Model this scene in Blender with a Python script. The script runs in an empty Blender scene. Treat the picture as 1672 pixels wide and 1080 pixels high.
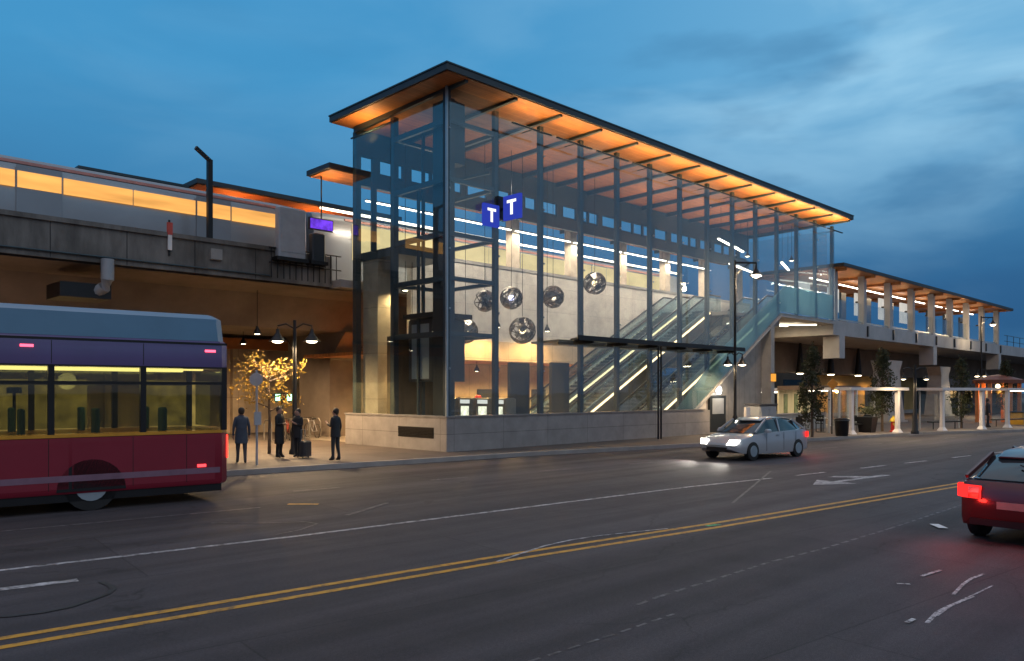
import bpy, bmesh, math, random
from mathutils import Vector, Matrix
random.seed(7)
S = bpy.context.scene
C = S.collection
PI = math.pi
rad = math.radians

# ------------------------------------------------------------------ camera
cam_d = bpy.data.cameras.new('camera')
cam = bpy.data.objects.new('camera', cam_d); C.objects.link(cam)
cam.location = (-18.59, -22.33, 2.35)
cam.rotation_euler = (rad(90), 0, rad(-44.47))
cam_d.sensor_width = 36; cam_d.lens = 27.776; cam_d.shift_y = 0.0598
cam_d.clip_start = 0.05; cam_d.clip_end = 3000
S.camera = cam

# ------------------------------------------------------------------ world: dusk sky
W = bpy.data.worlds.new('World'); S.world = W; W.use_nodes = True
nt = W.node_tree; nt.nodes.clear()
def N(t, **k):
    n = nt.nodes.new(t)
    for a, b in k.items(): setattr(n, a, b)
    return n
def LK(a, b): nt.links.new(a, b)
def M2(op, a, b=None, c=None, clamp=False):
    n = N('ShaderNodeMath', operation=op); n.use_clamp = clamp
    for i, v in enumerate((a, b, c)):
        if v is None: continue
        if isinstance(v, (int, float)): n.inputs[i].default_value = v
        else: LK(v, n.inputs[i])
    return n.outputs[0]
def MIXC(f, a, b, bt='MIX'):
    n = N('ShaderNodeMix', data_type='RGBA', blend_type=bt)
    for s, v in ((n.inputs[0], f), (n.inputs[6], a), (n.inputs[7], b)):
        if isinstance(v, (int, float)): s.default_value = v
        elif isinstance(v, tuple): s.default_value = v
        else: LK(v, s)
    return n.outputs[2]
tc = N('ShaderNodeTexCoord')
sep = N('ShaderNodeSeparateXYZ'); LK(tc.outputs['Generated'], sep.inputs[0])
ramp = N('ShaderNodeValToRGB'); LK(M2('MAXIMUM', sep.outputs[2], 0.0), ramp.inputs[0])
cr = ramp.color_ramp
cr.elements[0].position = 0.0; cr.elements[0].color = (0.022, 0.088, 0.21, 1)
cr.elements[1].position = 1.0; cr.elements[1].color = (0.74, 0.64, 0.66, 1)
for p, c in ((0.12, (0.026, 0.120, 0.275, 1)), (0.24, (0.044, 0.225, 0.455, 1)), (0.36, (0.056, 0.300, 0.580, 1)), (0.47, (0.056, 0.296, 0.580, 1)), (0.62, (0.38, 0.44, 0.56, 1))):
    e = cr.elements.new(p); e.color = c
# cloud streaks, stronger towards the right-hand (east) side
mp = N('ShaderNodeMapping'); LK(tc.outputs['Generated'], mp.inputs[0])
mp.inputs['Rotation'].default_value = (0.10, -0.12, 0.0)
mp.inputs['Scale'].default_value = (1.0, 1.0, 3.2)
no = N('ShaderNodeTexNoise'); LK(mp.outputs[0], no.inputs['Vector'])
no.inputs['Scale'].default_value = 3.1; no.inputs['Detail'].default_value = 5; no.inputs['Roughness'].default_value = 0.48; no.inputs['Distortion'].default_value = 0.45
cl = N('ShaderNodeMapRange', interpolation_type='SMOOTHSTEP'); LK(no.outputs[0], cl.inputs[0])
cl.inputs[1].default_value = 0.40; cl.inputs[2].default_value = 0.66
az = N('ShaderNodeMapRange', interpolation_type='SMOOTHSTEP')
LK(M2('SUBTRACT', sep.outputs[0], sep.outputs[1]), az.inputs[0])      # right of the view axis
az.inputs[1].default_value = -0.15; az.inputs[2].default_value = 0.65
lift = N('ShaderNodeMapRange', interpolation_type='SMOOTHSTEP'); LK(sep.outputs[2], lift.inputs[0])
lift.inputs[1].default_value = 0.13; lift.inputs[2].default_value = 0.36
cmask = M2('MULTIPLY', M2('MULTIPLY', cl.outputs[0], M2('ADD', M2('MULTIPLY', az.outputs[0], 0.80), 0.10)), M2('ADD', M2('MULTIPLY', lift.outputs[0], 0.85), 0.15))
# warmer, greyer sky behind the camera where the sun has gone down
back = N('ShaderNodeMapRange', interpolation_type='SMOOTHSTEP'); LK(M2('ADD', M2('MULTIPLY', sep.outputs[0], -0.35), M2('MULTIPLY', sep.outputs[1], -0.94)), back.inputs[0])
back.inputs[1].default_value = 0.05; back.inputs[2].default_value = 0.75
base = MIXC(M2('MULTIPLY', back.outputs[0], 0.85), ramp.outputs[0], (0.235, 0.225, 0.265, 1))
col = MIXC(cmask, base, (0.36, 0.64, 0.85, 1))
col = MIXC(M2('MULTIPLY', M2('MULTIPLY', az.outputs[0], lift.outputs[0]), 0.42), col, (0.30, 0.60, 0.83, 1))
no2 = N('ShaderNodeTexNoise'); LK(mp.outputs[0], no2.inputs['Vector'])
no2.inputs['Scale'].default_value = 5.5; no2.inputs['Detail'].default_value = 4
dk = N('ShaderNodeMapRange', interpolation_type='SMOOTHSTEP'); LK(no2.outputs[0], dk.inputs[0]); dk.inputs[1].default_value = 0.47; dk.inputs[2].default_value = 0.70
col = MIXC(M2('MULTIPLY', dk.outputs[0], M2('ADD', M2('MULTIPLY', az.outputs[0], 0.38), 0.10)), col, (0.035, 0.16, 0.34, 1))
sky = N('ShaderNodeTexSky', sky_type='NISHITA'); sky.sun_disc = False
sky.sun_elevation = rad(-3); sky.sun_rotation = rad(200)
add = MIXC(0.08, col, sky.outputs[0], 'ADD')
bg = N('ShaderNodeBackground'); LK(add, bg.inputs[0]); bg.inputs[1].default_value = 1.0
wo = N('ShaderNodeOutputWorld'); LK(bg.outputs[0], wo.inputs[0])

# faint after-glow from the clouds where the sun has set
sd = bpy.data.lights.new('dusk_sun', 'SUN'); sd.energy = 0.30; sd.angle = rad(40); sd.color = (1.0, 0.74, 0.62)
so = bpy.data.objects.new('dusk_sun', sd); C.objects.link(so); so.rotation_euler = (rad(52), 0, rad(-20))

S.view_settings.view_transform = 'Standard'; S.view_settings.look = 'None'
S.view_settings.exposure = 0.0; S.view_settings.gamma = 1.0
S.render.engine = 'CYCLES'
cy = S.cycles
cy.max_bounces = 6; cy.diffuse_bounces = 3; cy.glossy_bounces = 3; cy.transparent_max_bounces = 24; cy.transmission_bounces = 2
cy.caustics_reflective = False; cy.caustics_refractive = False
cy.use_denoising = True; cy.sample_clamp_indirect = 4.0
try: cy.use_light_tree = True
except Exception: pass

# ------------------------------------------------------------------ materials
def new_mat(name):
    m = bpy.data.materials.new(name); m.use_nodes = True
    t = m.node_tree; t.nodes.clear()
    out = t.nodes.new('ShaderNodeOutputMaterial')
    return m, t, out
def mat(name, c, rough=0.6, metal=0.0, var=0.18, scale=3.0, bump=0.0, spec=0.5, coat=0.0, stretch=(1, 1, 1), dirt=0.0, alpha=1.0):
    m, t, out = new_mat(name)
    p = t.nodes.new('ShaderNodeBsdfPrincipled'); t.links.new(p.outputs[0], out.inputs[0])
    p.inputs['Roughness'].default_value = rough; p.inputs['Metallic'].default_value = metal
    p.inputs['Specular IOR Level'].default_value = spec; p.inputs['Coat Weight'].default_value = coat
    g = t.nodes.new('ShaderNodeTexCoord'); mpn = t.nodes.new('ShaderNodeMapping'); t.links.new(g.outputs['Object'], mpn.inputs[0])
    mpn.inputs['Scale'].default_value = stretch
    n = t.nodes.new('ShaderNodeTexNoise'); t.links.new(mpn.outputs[0], n.inputs['Vector'])
    n.inputs['Scale'].default_value = scale; n.inputs['Detail'].default_value = 6; n.inputs['Roughness'].default_value = 0.62
    mr = t.nodes.new('ShaderNodeMapRange'); t.links.new(n.outputs[0], mr.inputs[0])
    mr.inputs[1].default_value = 0.3; mr.inputs[2].default_value = 0.7; mr.inputs[3].default_value = 1 - var; mr.inputs[4].default_value = 1 + var
    v = t.nodes.new('ShaderNodeVectorMath'); v.operation = 'SCALE'; v.inputs[0].default_value = c[:3]; t.links.new(mr.outputs[0], v.inputs[3])
    src = v.outputs[0]
    if dirt > 0:
        n2 = t.nodes.new('ShaderNodeTexNoise'); t.links.new(g.outputs['Object'], n2.inputs['Vector']); n2.inputs['Scale'].default_value = scale * 0.35; n2.inputs['Detail'].default_value = 8
        m2 = t.nodes.new('ShaderNodeMapRange'); t.links.new(n2.outputs[0], m2.inputs[0]); m2.inputs[1].default_value = 0.48; m2.inputs[2].default_value = 0.72; m2.inputs[4].default_value = dirt
        mx = t.nodes.new('ShaderNodeMix'); mx.data_type = 'RGBA'; t.links.new(m2.outputs[0], mx.inputs[0]); t.links.new(src, mx.inputs[6]); mx.inputs[7].default_value = (c[0]*.35, c[1]*.33, c[2]*.30, 1)
        src = mx.outputs[2]
    t.links.new(src, p.inputs['Base Color'])
    if bump > 0:
        b = t.nodes.new('ShaderNodeBump'); b.inputs['Strength'].default_value = bump; b.inputs['Distance'].default_value = 0.02
        nb = t.nodes.new('ShaderNodeTexNoise'); t.links.new(g.outputs['Object'], nb.inputs['Vector']); nb.inputs['Scale'].default_value = scale * 9; nb.inputs['Detail'].default_value = 4
        t.links.new(nb.outputs[0], b.inputs['Height']); t.links.new(b.outputs[0], p.inputs['Normal'])
    return m
def emit(name, c, strength, var=0.0, scale=2.0, stretch=(1, 1, 1)):
    m, t, out = new_mat(name)
    e = t.nodes.new('ShaderNodeEmission'); t.links.new(e.outputs[0], out.inputs[0])
    e.inputs[0].default_value = (*c, 1); e.inputs[1].default_value = strength
    if var > 0:
        g = t.nodes.new('ShaderNodeTexCoord'); mpn = t.nodes.new('ShaderNodeMapping'); t.links.new(g.outputs['Object'], mpn.inputs[0]); mpn.inputs['Scale'].default_value = stretch
        n = t.nodes.new('ShaderNodeTexNoise'); t.links.new(mpn.outputs[0], n.inputs['Vector']); n.inputs['Scale'].default_value = scale; n.inputs['Detail'].default_value = 3
        mr = t.nodes.new('ShaderNodeMapRange'); t.links.new(n.outputs[0], mr.inputs[0]); mr.inputs[1].default_value = .3; mr.inputs[2].default_value = .7
        mr.inputs[3].default_value = strength * (1 - var); mr.inputs[4].default_value = strength * (1 + var)
        t.links.new(mr.outputs[0], e.inputs[1])
    return m
def glass(name, tint, refl=0.10, edge=0.55, frit=0.0, frit_veil_c=(0.5, 0.6, 0.62), rough=0.02):
    m, t, out = new_mat(name)
    tr = t.nodes.new('ShaderNodeBsdfTransparent'); tr.inputs[0].default_value = (*tint, 1)
    gl = t.nodes.new('ShaderNodeBsdfGlossy'); gl.inputs[0].default_value = (0.92, 0.97, 1, 1); gl.inputs['Roughness'].default_value = rough
    lw = t.nodes.new('ShaderNodeLayerWeight'); lw.inputs[0].default_value = 0.35
    mr = t.nodes.new('ShaderNodeMapRange'); t.links.new(lw.outputs['Facing'], mr.inputs[0]); mr.inputs[3].default_value = refl; mr.inputs[4].default_value = edge
    # slight waviness of the panes
    g = t.nodes.new('ShaderNodeTexCoord'); n = t.nodes.new('ShaderNodeTexNoise'); t.links.new(g.outputs['Object'], n.inputs['Vector']); n.inputs['Scale'].default_value = 0.55; n.inputs['Detail'].default_value = 1
    b = t.nodes.new('ShaderNodeBump'); b.inputs['Strength'].default_value = 0.05; b.inputs['Distance'].default_value = 0.1; t.links.new(n.outputs[0], b.inputs['Height']); t.links.new(b.outputs[0], gl.inputs['Normal'])
    mx = t.nodes.new('ShaderNodeMixShader'); t.links.new(mr.outputs[0], mx.inputs[0]); t.links.new(tr.outputs[0], mx.inputs[1]); t.links.new(gl.outputs[0], mx.inputs[2])
    last = mx
    if frit > 0:
        d = t.nodes.new('ShaderNodeBsdfDiffuse'); d.inputs[0].default_value = (*frit_veil_c, 1)
        tl = t.nodes.new('ShaderNodeBsdfTranslucent'); tl.inputs[0].default_value = (*frit_veil_c, 1)
        md = t.nodes.new('ShaderNodeMixShader'); md.inputs[0].default_value = 0.5; t.links.new(d.outputs[0], md.inputs[1]); t.links.new(tl.outputs[0], md.inputs[2])
        m3 = t.nodes.new('ShaderNodeMixShader'); m3.inputs[0].default_value = frit; t.links.new(mx.outputs[0], m3.inputs[1]); t.links.new(md.outputs[0], m3.inputs[2]); last = m3
    t.links.new(last.outputs[0], out.inputs[0])
    return m
def panel_mat(name, c, bw, bh, rough=0.7, var=0.12, joint=0.35, axis='XZ', mortar=0.012, offset=0.0):
    """panels or boards with thin joints, laid out in metres"""
    m, t, out = new_mat(name)
    p = t.nodes.new('ShaderNodeBsdfPrincipled'); t.links.new(p.outputs[0], out.inputs[0]); p.inputs['Roughness'].default_value = rough
    g = t.nodes.new('ShaderNodeTexCoord'); s = t.nodes.new('ShaderNodeSeparateXYZ'); t.links.new(g.outputs['Object'], s.inputs[0])
    cb = t.nodes.new('ShaderNodeCombineXYZ')
    if axis == 'SUMZ':
        a = t.nodes.new('ShaderNodeMath'); a.operation = 'ADD'; t.links.new(s.outputs[0], a.inputs[0]); t.links.new(s.outputs[1], a.inputs[1]); t.links.new(a.outputs[0], cb.inputs[0]); t.links.new(s.outputs[2], cb.inputs[1])
    else:
        ix = {'X': 0, 'Y': 1, 'Z': 2}
        t.links.new(s.outputs[ix[axis[0]]], cb.inputs[0]); t.links.new(s.outputs[ix[axis[1]]], cb.inputs[1])
    br = t.nodes.new('ShaderNodeTexBrick'); t.links.new(cb.outputs[0], br.inputs['Vector'])
    br.offset = offset; br.inputs['Scale'].default_value = 1.0; br.inputs['Brick Width'].default_value = bw; br.inputs['Row Height'].default_value = bh
    br.inputs['Mortar Size'].default_value = mortar; br.inputs['Mortar Smooth'].default_value = 0.2; br.inputs['Bias'].default_value = 0.0
    br.inputs['Color1'].default_value = (c[0]*(1-var), c[1]*(1-var), c[2]*(1-var), 1); br.inputs['Color2'].default_value = (c[0]*(1+var), c[1]*(1+var), c[2]*(1+var), 1)
    br.inputs['Mortar'].default_value = (c[0]*joint, c[1]*joint, c[2]*joint, 1)
    n = t.nodes.new('ShaderNodeTexNoise'); t.links.new(g.outputs['Object'], n.inputs['Vector']); n.inputs['Scale'].default_value = 1.7; n.inputs['Detail'].default_value = 8; n.inputs['Roughness'].default_value = .65
    mr = t.nodes.new('ShaderNodeMapRange'); t.links.new(n.outputs[0], mr.inputs[0]); mr.inputs[1].default_value = .3; mr.inputs[2].default_value = .7; mr.inputs[3].default_value = .82; mr.inputs[4].default_value = 1.15
    v = t.nodes.new('ShaderNodeVectorMath'); v.operation = 'SCALE'; t.links.new(br.outputs[0], v.inputs[0]); t.links.new(mr.outputs[0], v.inputs[3]); t.links.new(v.outputs[0], p.inputs['Base Color'])
    return m

M = {}
M['steel'] = mat('painted_steel', (0.030, 0.052, 0.066), 0.42, 0.2, 0.10, 2)
M['steel_light'] = mat('light_steel', (0.36, 0.42, 0.46), 0.38, 0.5, 0.10, 2)
M['fascia'] = mat('dark_fascia', (0.035, 0.042, 0.050), 0.5, 0.2, 0.15, 2)
M['wood'] = panel_mat('cedar_soffit', (0.40, 0.150, 0.040), 3.6, 0.13, 0.55, 0.16, 0.55, 'XY', 0.008, 0.5)
M['concrete'] = mat('concrete', (0.34, 0.33, 0.32), 0.8, 0, 0.16, 1.3, 0.15, dirt=0.35)
M['concrete_dark'] = mat('stained_concrete', (0.165, 0.155, 0.145), 0.85, 0, 0.42, 1.3, 0.25, dirt=0.9, stretch=(1.6, 1.6, 0.35))
M['soffit_concrete'] = mat('girder_concrete', (0.20, 0.165, 0.135), 0.85, 0, 0.2, 0.8, 0.2, dirt=0.4)
M['platform_conc'] = mat('platform_concrete', (0.36, 0.37, 0.39), 0.75, 0, 0.12, 1.1, 0.1, dirt=0.25)
M['plinth'] = panel_mat('precast_plinth', (0.29, 0.27, 0.26), 2.52, 0.64, 0.75, 0.07, 0.45, 'SUMZ', 0.010)
M['backwall'] = panel_mat('cast_wall_panels', (0.56, 0.53, 0.49), 2.52, 1.28, 0.7, 0.05, 0.72, 'SUMZ', 0.010)
M['tanwall'] = panel_mat('tan_wall_panels', (0.46, 0.37, 0.26), 1.6, 1.9, 0.7, 0.08, 0.55, 'SUMZ', 0.012)
M['dark'] = mat('black_metal', (0.012, 0.012, 0.014), 0.45, 0.3, 0.2, 3)
M['darkpanel'] = mat('dark_panel', (0.030, 0.036, 0.042), 0.35, 0.1, 0.12, 2)
M['grey'] = mat('grey_cabinet', (0.33, 0.35, 0.38), 0.5, 0.1, 0.10, 2)
M['white'] = mat('white_paint', (0.74, 0.71, 0.70), 0.5, 0, 0.06, 2)
M['glass'] = glass('curtain_glass', (0.95, 0.975, 0.98), 0.03, 0.22, 0.06, (0.58, 0.66, 0.70))  # pale frit share also stands in for sky reflected on the panes
M['glass_left'] = glass('end_glass', (0.92, 0.96, 0.965), 0.025, 0.22, 0.010)
M['glass_teal'] = glass('teal_stair_glass', (0.55, 0.74, 0.80), 0.06, 0.36, 0.55, (0.34, 0.52, 0.56))
M['glass_plain'] = glass('clear_glass', (0.93, 0.96, 0.96), 0.04, 0.35, 0.0)
M['balus'] = glass('balustrade_glass', (0.86, 0.92, 0.93), 0.06, 0.4, 0.05)
M['tube'] = emit('luminaire_tube', (1.0, 0.90, 0.72), 9.0)
M['lens'] = emit('lamp_lens', (1.0, 0.83, 0.55), 14.0)
M['lens_soft'] = emit('lamp_lens_soft', (1.0, 0.80, 0.50), 6.0)
M['lens_white'] = emit('white_lamp_lens', (1.0, 0.95, 0.88), 16.0)
M['asphalt_grey'] = None

def add_light(name, kind, loc, energy, color, size=0.1, rot=None, spot=None, blend=0.6, sx=None, sy=None):
    d = bpy.data.lights.new(name, kind); d.energy = energy; d.color = color
    if kind in ('POINT', 'SPOT'): d.shadow_soft_size = size
    if kind == 'SPOT': d.spot_size = spot; d.spot_blend = blend
    if kind == 'AREA':
        d.shape = 'RECTANGLE'; d.size = sx; d.size_y = sy
    o = bpy.data.objects.new(name, d); C.objects.link(o); o.location = loc
    if rot: o.rotation_euler = rot
    return o
WARM = (1.0, 0.70, 0.38); AMBER = (1.0, 0.56, 0.22); SOFTW = (1.0, 0.84, 0.62)

# ------------------------------------------------------------------ mesh helpers
class MB:
    def __init__(s): s.v = []; s.f = []; s.mi = []
    def add(s, vs, fs, mi=0):
        b = len(s.v); s.v += [tuple(v) for v in vs]
        for f in fs: s.f.append([b + i for i in f]); s.mi.append(mi)
        return s
    def box(s, x0, x1, y0, y1, z0, z1, mi=0):
        if x0 > x1: x0, x1 = x1, x0
        if y0 > y1: y0, y1 = y1, y0
        if z0 > z1: z0, z1 = z1, z0
        return s.add([(x0,y0,z0),(x1,y0,z0),(x1,y1,z0),(x0,y1,z0),(x0,y0,z1),(x1,y0,z1),(x1,y1,z1),(x0,y1,z1)],
              [(0,3,2,1),(4,5,6,7),(0,1,5,4),(1,2,6,5),(2,3,7,6),(3,0,4,7)], mi)
    def bev(s, x0, x1, y0, y1, z0, z1, b=0.03, mi=0):
        """box with bevelled vertical and top edges"""
        def ring(z, i): return [(x0+i+b,y0+i,z),(x1-i-b,y0+i,z),(x1-i,y0+i+b,z),(x1-i,y1-i-b,z),(x1-i-b,y1-i,z),(x0+i+b,y1-i,z),(x0+i,y1-i-b,z),(x0+i,y0+i+b,z)]
        return s.loft([ring(z0, 0), ring(z1 - b, 0), ring(z1, b*.8)], True, mi)
    def loft(s, rings, caps=True, mi=0, closed=True):
        n = len(rings[0]); vs = [p for r in rings for p in r]; fs = []
        for k in range(len(rings) - 1):
            for i in range(n if closed else n - 1):
                j = (i + 1) % n; fs.append((k*n+i, k*n+j, (k+1)*n+j, (k+1)*n+i))
        if caps: fs.append(tuple(reversed(range(n)))); fs.append(tuple((len(rings)-1)*n+i for i in range(n)))
        return s.add(vs, fs, mi)
    def tube(s, pts, r, n=8, mi=0, caps=True):
        pts = [Vector(p) for p in pts]
        rs = r if isinstance(r, (list, tuple)) else [r] * len(pts)
        rings = []
        for i, p in enumerate(pts):
            d = (pts[min(i+1, len(pts)-1)] - pts[max(i-1, 0)]).normalized()
            a = d.cross(Vector((0, 0, 1)) if abs(d.z) < 0.9 else Vector((1, 0, 0))).normalized(); b = a.cross(d).normalized()
            rings.append([tuple(p + a*rs[i]*math.cos(2*PI*k/n) + b*rs[i]*math.sin(2*PI*k/n)) for k in range(n)])
        return s.loft(rings, caps, mi)
    def bar(s, p0, p1, w, h, mi=0):
        """rectangular bar, w sideways (horizontal), h the other way"""
        p0 = Vector(p0); p1 = Vector(p1); d = (p1 - p0).normalized()
        a = d.cross(Vector((0, 0, 1)) if abs(d.z) < 0.98 else Vector((1, 0, 0))).normalized() * (w/2); b = a.cross(d).normalized() * (h/2)
        r = lambda p: [tuple(p-a-b), tuple(p+a-b), tuple(p+a+b), tuple(p-a+b)]
        return s.loft([r(p0), r(p1)], True, mi)
    def lathe(s, cx, cy, prof, n=16, mi=0, caps=False):
        return s.loft([[(cx+r*math.cos(2*PI*k/n), cy+r*math.sin(2*PI*k/n), z) for k in range(n)] for r, z in prof], caps, mi)
    def prism_xz(s, poly, y0, y1, mi=0):
        return s.loft([[(x, y0, z) for x, z in poly], [(x, y1, z) for x, z in poly]], True, mi)
    def prism_yz(s, poly, x0, x1, mi=0):
        return s.loft([[(x0, y, z) for y, z in poly], [(x1, y, z) for y, z in poly]], True, mi)
    def prism_xy(s, poly, z0, z1, mi=0):
        return s.loft([[(x, y, z0) for x, y in poly], [(x, y, z1) for x, y in poly]], True, mi)
    def sphere(s, c, r, n=12, m=8, mi=0, sc=(1,1,1)):
        rings = []
        for k in range(1, m):
            t = PI*k/m; rings.append([(c[0]+sc[0]*r*math.sin(t)*math.cos(2*PI*i/n), c[1]+sc[1]*r*math.sin(t)*math.sin(2*PI*i/n), c[2]-sc[2]*r*math.cos(t)) for i in range(n)])
        return s.loft(rings, True, mi)
    def build(s, name, m, parent=None, smooth=False):
        off = Vector((0, 0, 0))
        p = parent
        while p is not None: off += Vector(p.location); p = p.parent
        me = bpy.data.meshes.new(name)
        me.from_pydata([tuple(Vector(v) - off) if LOCAL[0] else v for v in s.v], [], s.f)
        for k in (m if isinstance(m, (list, tuple)) else [m]): me.materials.append(k)
        for i, q in enumerate(s.mi): me.polygons[i].material_index = q
        bm = bmesh.new(); bm.from_mesh(me); bmesh.ops.recalc_face_normals(bm, faces=bm.faces); bm.to_mesh(me); bm.free()
        if smooth:
            for q in me.polygons: q.use_smooth = True
            try: me.set_sharp_from_angle(angle=rad(38))
            except Exception: pass
        o = bpy.data.objects.new(name, me); C.objects.link(o)
        if parent: o.parent = parent
        return o
LOCAL = [True]   # True: vertices are given in world metres; False: in the thing's own frame

def tag(o, label, cat, group=None):
    o['label'] = label; o['category'] = cat
    if group: o['group'] = group
    return o
def struct(o): o['kind'] = 'structure'; return o
def thing(name, label, cat, loc=(0, 0, 0), rz=0, group=None):
    o = bpy.data.objects.new(name, None); C.objects.link(o); o.location = loc; o.rotation_euler = (0, 0, rz)
    return tag(o, label, cat, group)
def dup(o, parent=None):
    c = o.copy(); C.objects.link(c)
    if parent: c.parent = parent
    for ch in list(o.children): dup(ch, c)
    return c
def dup_at(o, loc, rz=None, label=None, group=None, scale=None):
    c = dup(o); c.location = loc
    if rz is not None: c.rotation_euler = (0, 0, rz)
    if label: c['label'] = label
    if group: c['group'] = group
    if scale: c.scale = (scale,)*3 if not isinstance(scale, tuple) else scale
    return c

# ================================================================== GROUND, ROAD, PAVEMENT
def road_material():
    m, t, out = new_mat('asphalt')
    p = t.nodes.new('ShaderNodeBsdfPrincipled'); t.links.new(p.outputs[0], out.inputs[0])
    g = t.nodes.new('ShaderNodeTexCoord')
    def noise(scale, det, st=(1,1,1), rgh=.6, rz=0):
        q = t.nodes.new('ShaderNodeMapping'); t.links.new(g.outputs['Object'], q.inputs[0]); q.inputs['Scale'].default_value = st; q.inputs['Rotation'].default_value = (0, 0, rz)
        n = t.nodes.new('ShaderNodeTexNoise'); t.links.new(q.outputs[0], n.inputs['Vector']); n.inputs['Scale'].default_value = scale; n.inputs['Detail'].default_value = det; n.inputs['Roughness'].default_value = rgh
        return n.outputs[0]
    def mrange(s, a, b, c, d):
        r = t.nodes.new('ShaderNodeMapRange'); t.links.new(s, r.inputs[0])
        for i, v in zip((1, 2, 3, 4), (a, b, c, d)): r.inputs[i].default_value = v
        return r.outputs[0]
    def mul(a, b):
        k = t.nodes.new('ShaderNodeMath'); k.operation = 'MULTIPLY'; t.links.new(a, k.inputs[0]); t.links.new(b, k.inputs[1]); return k.outputs[0]
    fine = mrange(noise(95, 3, rgh=.75), .28, .72, .30, 1.80)
    mid = mrange(noise(1.1, 6), .3, .7, .93, 1.07)
    lane = mrange(noise(0.55, 3, (0.06, 1.0, 1), rz=rad(6.1)), .35, .65, .82, 1.18)   # wheel tracks and oil along the lanes
    grit = mrange(noise(26, 4, rgh=.8), .32, .68, .72, 1.30)
    track = mrange(noise(1.0, 4, (0.035, 1.25, 1), .55, rad(6.1)), .36, .64, .70, 1.30)
    pk = t.nodes.new('ShaderNodeMapping'); t.links.new(g.outputs['Object'], pk.inputs[0]); pk.inputs['Rotation'].default_value = (0, 0, rad(6.1))
    bk = t.nodes.new('ShaderNodeTexBrick'); t.links.new(pk.outputs[0], bk.inputs['Vector']); bk.inputs['Scale'].default_value = 1.0; bk.inputs['Brick Width'].default_value = 9.0; bk.inputs['Row Height'].default_value = 3.35
    bk.inputs['Mortar Size'].default_value = 0.012; bk.inputs['Color1'].default_value = (.90, .90, .90, 1); bk.inputs['Color2'].default_value = (1.10, 1.10, 1.10, 1); bk.inputs['Mortar'].default_value = (.62, .62, .62, 1)
    f = mul(mul(mul(mul(mul(fine, mid), lane), grit), track), bk.outputs['Color'])
    v = t.nodes.new('ShaderNodeVectorMath'); v.operation = 'SCALE'; v.inputs[0].default_value = (0.057, 0.049, 0.054); t.links.new(f, v.inputs[3])
    # hair cracks
    vo = t.nodes.new('ShaderNodeTexVoronoi'); vo.feature = 'DISTANCE_TO_EDGE'; vo.inputs['Scale'].default_value = 0.28
    q = t.nodes.new('ShaderNodeMapping'); t.links.new(g.outputs['Object'], q.inputs[0]); q.inputs['Scale'].default_value = (0.5, 1.3, 1)
    wn = t.nodes.new('ShaderNodeTexNoise'); t.links.new(g.outputs['Object'], wn.inputs['Vector']); wn.inputs['Scale'].default_value = 1.3; wn.inputs['Detail'].default_value = 4
    ad = t.nodes.new('ShaderNodeVectorMath'); ad.operation = 'ADD'; t.links.new(q.outputs[0], ad.inputs[0])
    sc = t.nodes.new('ShaderNodeVectorMath'); sc.operation = 'SCALE'; sc.inputs[3].default_value = 0.9; t.links.new(wn.outputs['Color'], sc.inputs[0]); t.links.new(sc.outputs[0], ad.inputs[1])
    t.links.new(ad.outputs[0], vo.inputs['Vector'])
    ck = mul(mrange(vo.outputs['Distance'], 0.0, 0.007, 0.7, 0.0), mrange(noise(0.35, 2), .45, .6, 0, 1))
    mx = t.nodes.new('ShaderNodeMix'); mx.data_type = 'RGBA'; t.links.new(ck, mx.inputs[0]); t.links.new(v.outputs[0], mx.inputs[6]); mx.inputs[7].default_value = (0.02, 0.018, 0.018, 1)
    # dark oil spots
    vs = t.nodes.new('ShaderNodeTexVoronoi'); vs.inputs['Scale'].default_value = 0.55; t.links.new(ad.outputs[0], vs.inputs['Vector'])
    sp = mrange(vs.outputs['Distance'], 0.02, 0.055, 0.75, 0.0)
    mx2 = t.nodes.new('ShaderNodeMix'); mx2.data_type = 'RGBA'; t.links.new(sp, mx2.inputs[0]); t.links.new(mx.outputs[2], mx2.inputs[6]); mx2.inputs[7].default_value = (0.015, 0.014, 0.014, 1)
    t.links.new(mx2.outputs[2], p.inputs['Base Color'])
    t.links.new(mrange(noise(1.6, 5), .3, .7, .66, .74), p.inputs['Roughness'])
    p.inputs['Specular IOR Level'].default_value = 0.26
    b = t.nodes.new('ShaderNodeBump'); b.inputs['Strength'].default_value = 0.35; b.inputs['Distance'].default_value = 0.012
    t.links.new(noise(120, 3), b.inputs['Height']); t.links.new(b.outputs[0], p.inputs['Normal'])
    return m
M['asphalt'] = road_material()
M['pave'] = panel_mat('pavement_slabs', (0.105, 0.084, 0.072), 1.5, 1.5, 0.75, 0.10, 0.55, 'XY', 0.012)
M['kerb'] = mat('kerb_stone', (0.30, 0.28, 0.265), 0.8, 0, 0.15, 1.5, 0.1, dirt=0.3)
M['earth'] = mat('dull_ground', (0.05, 0.048, 0.042), 0.9, 0, 0.3, 0.2)
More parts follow.
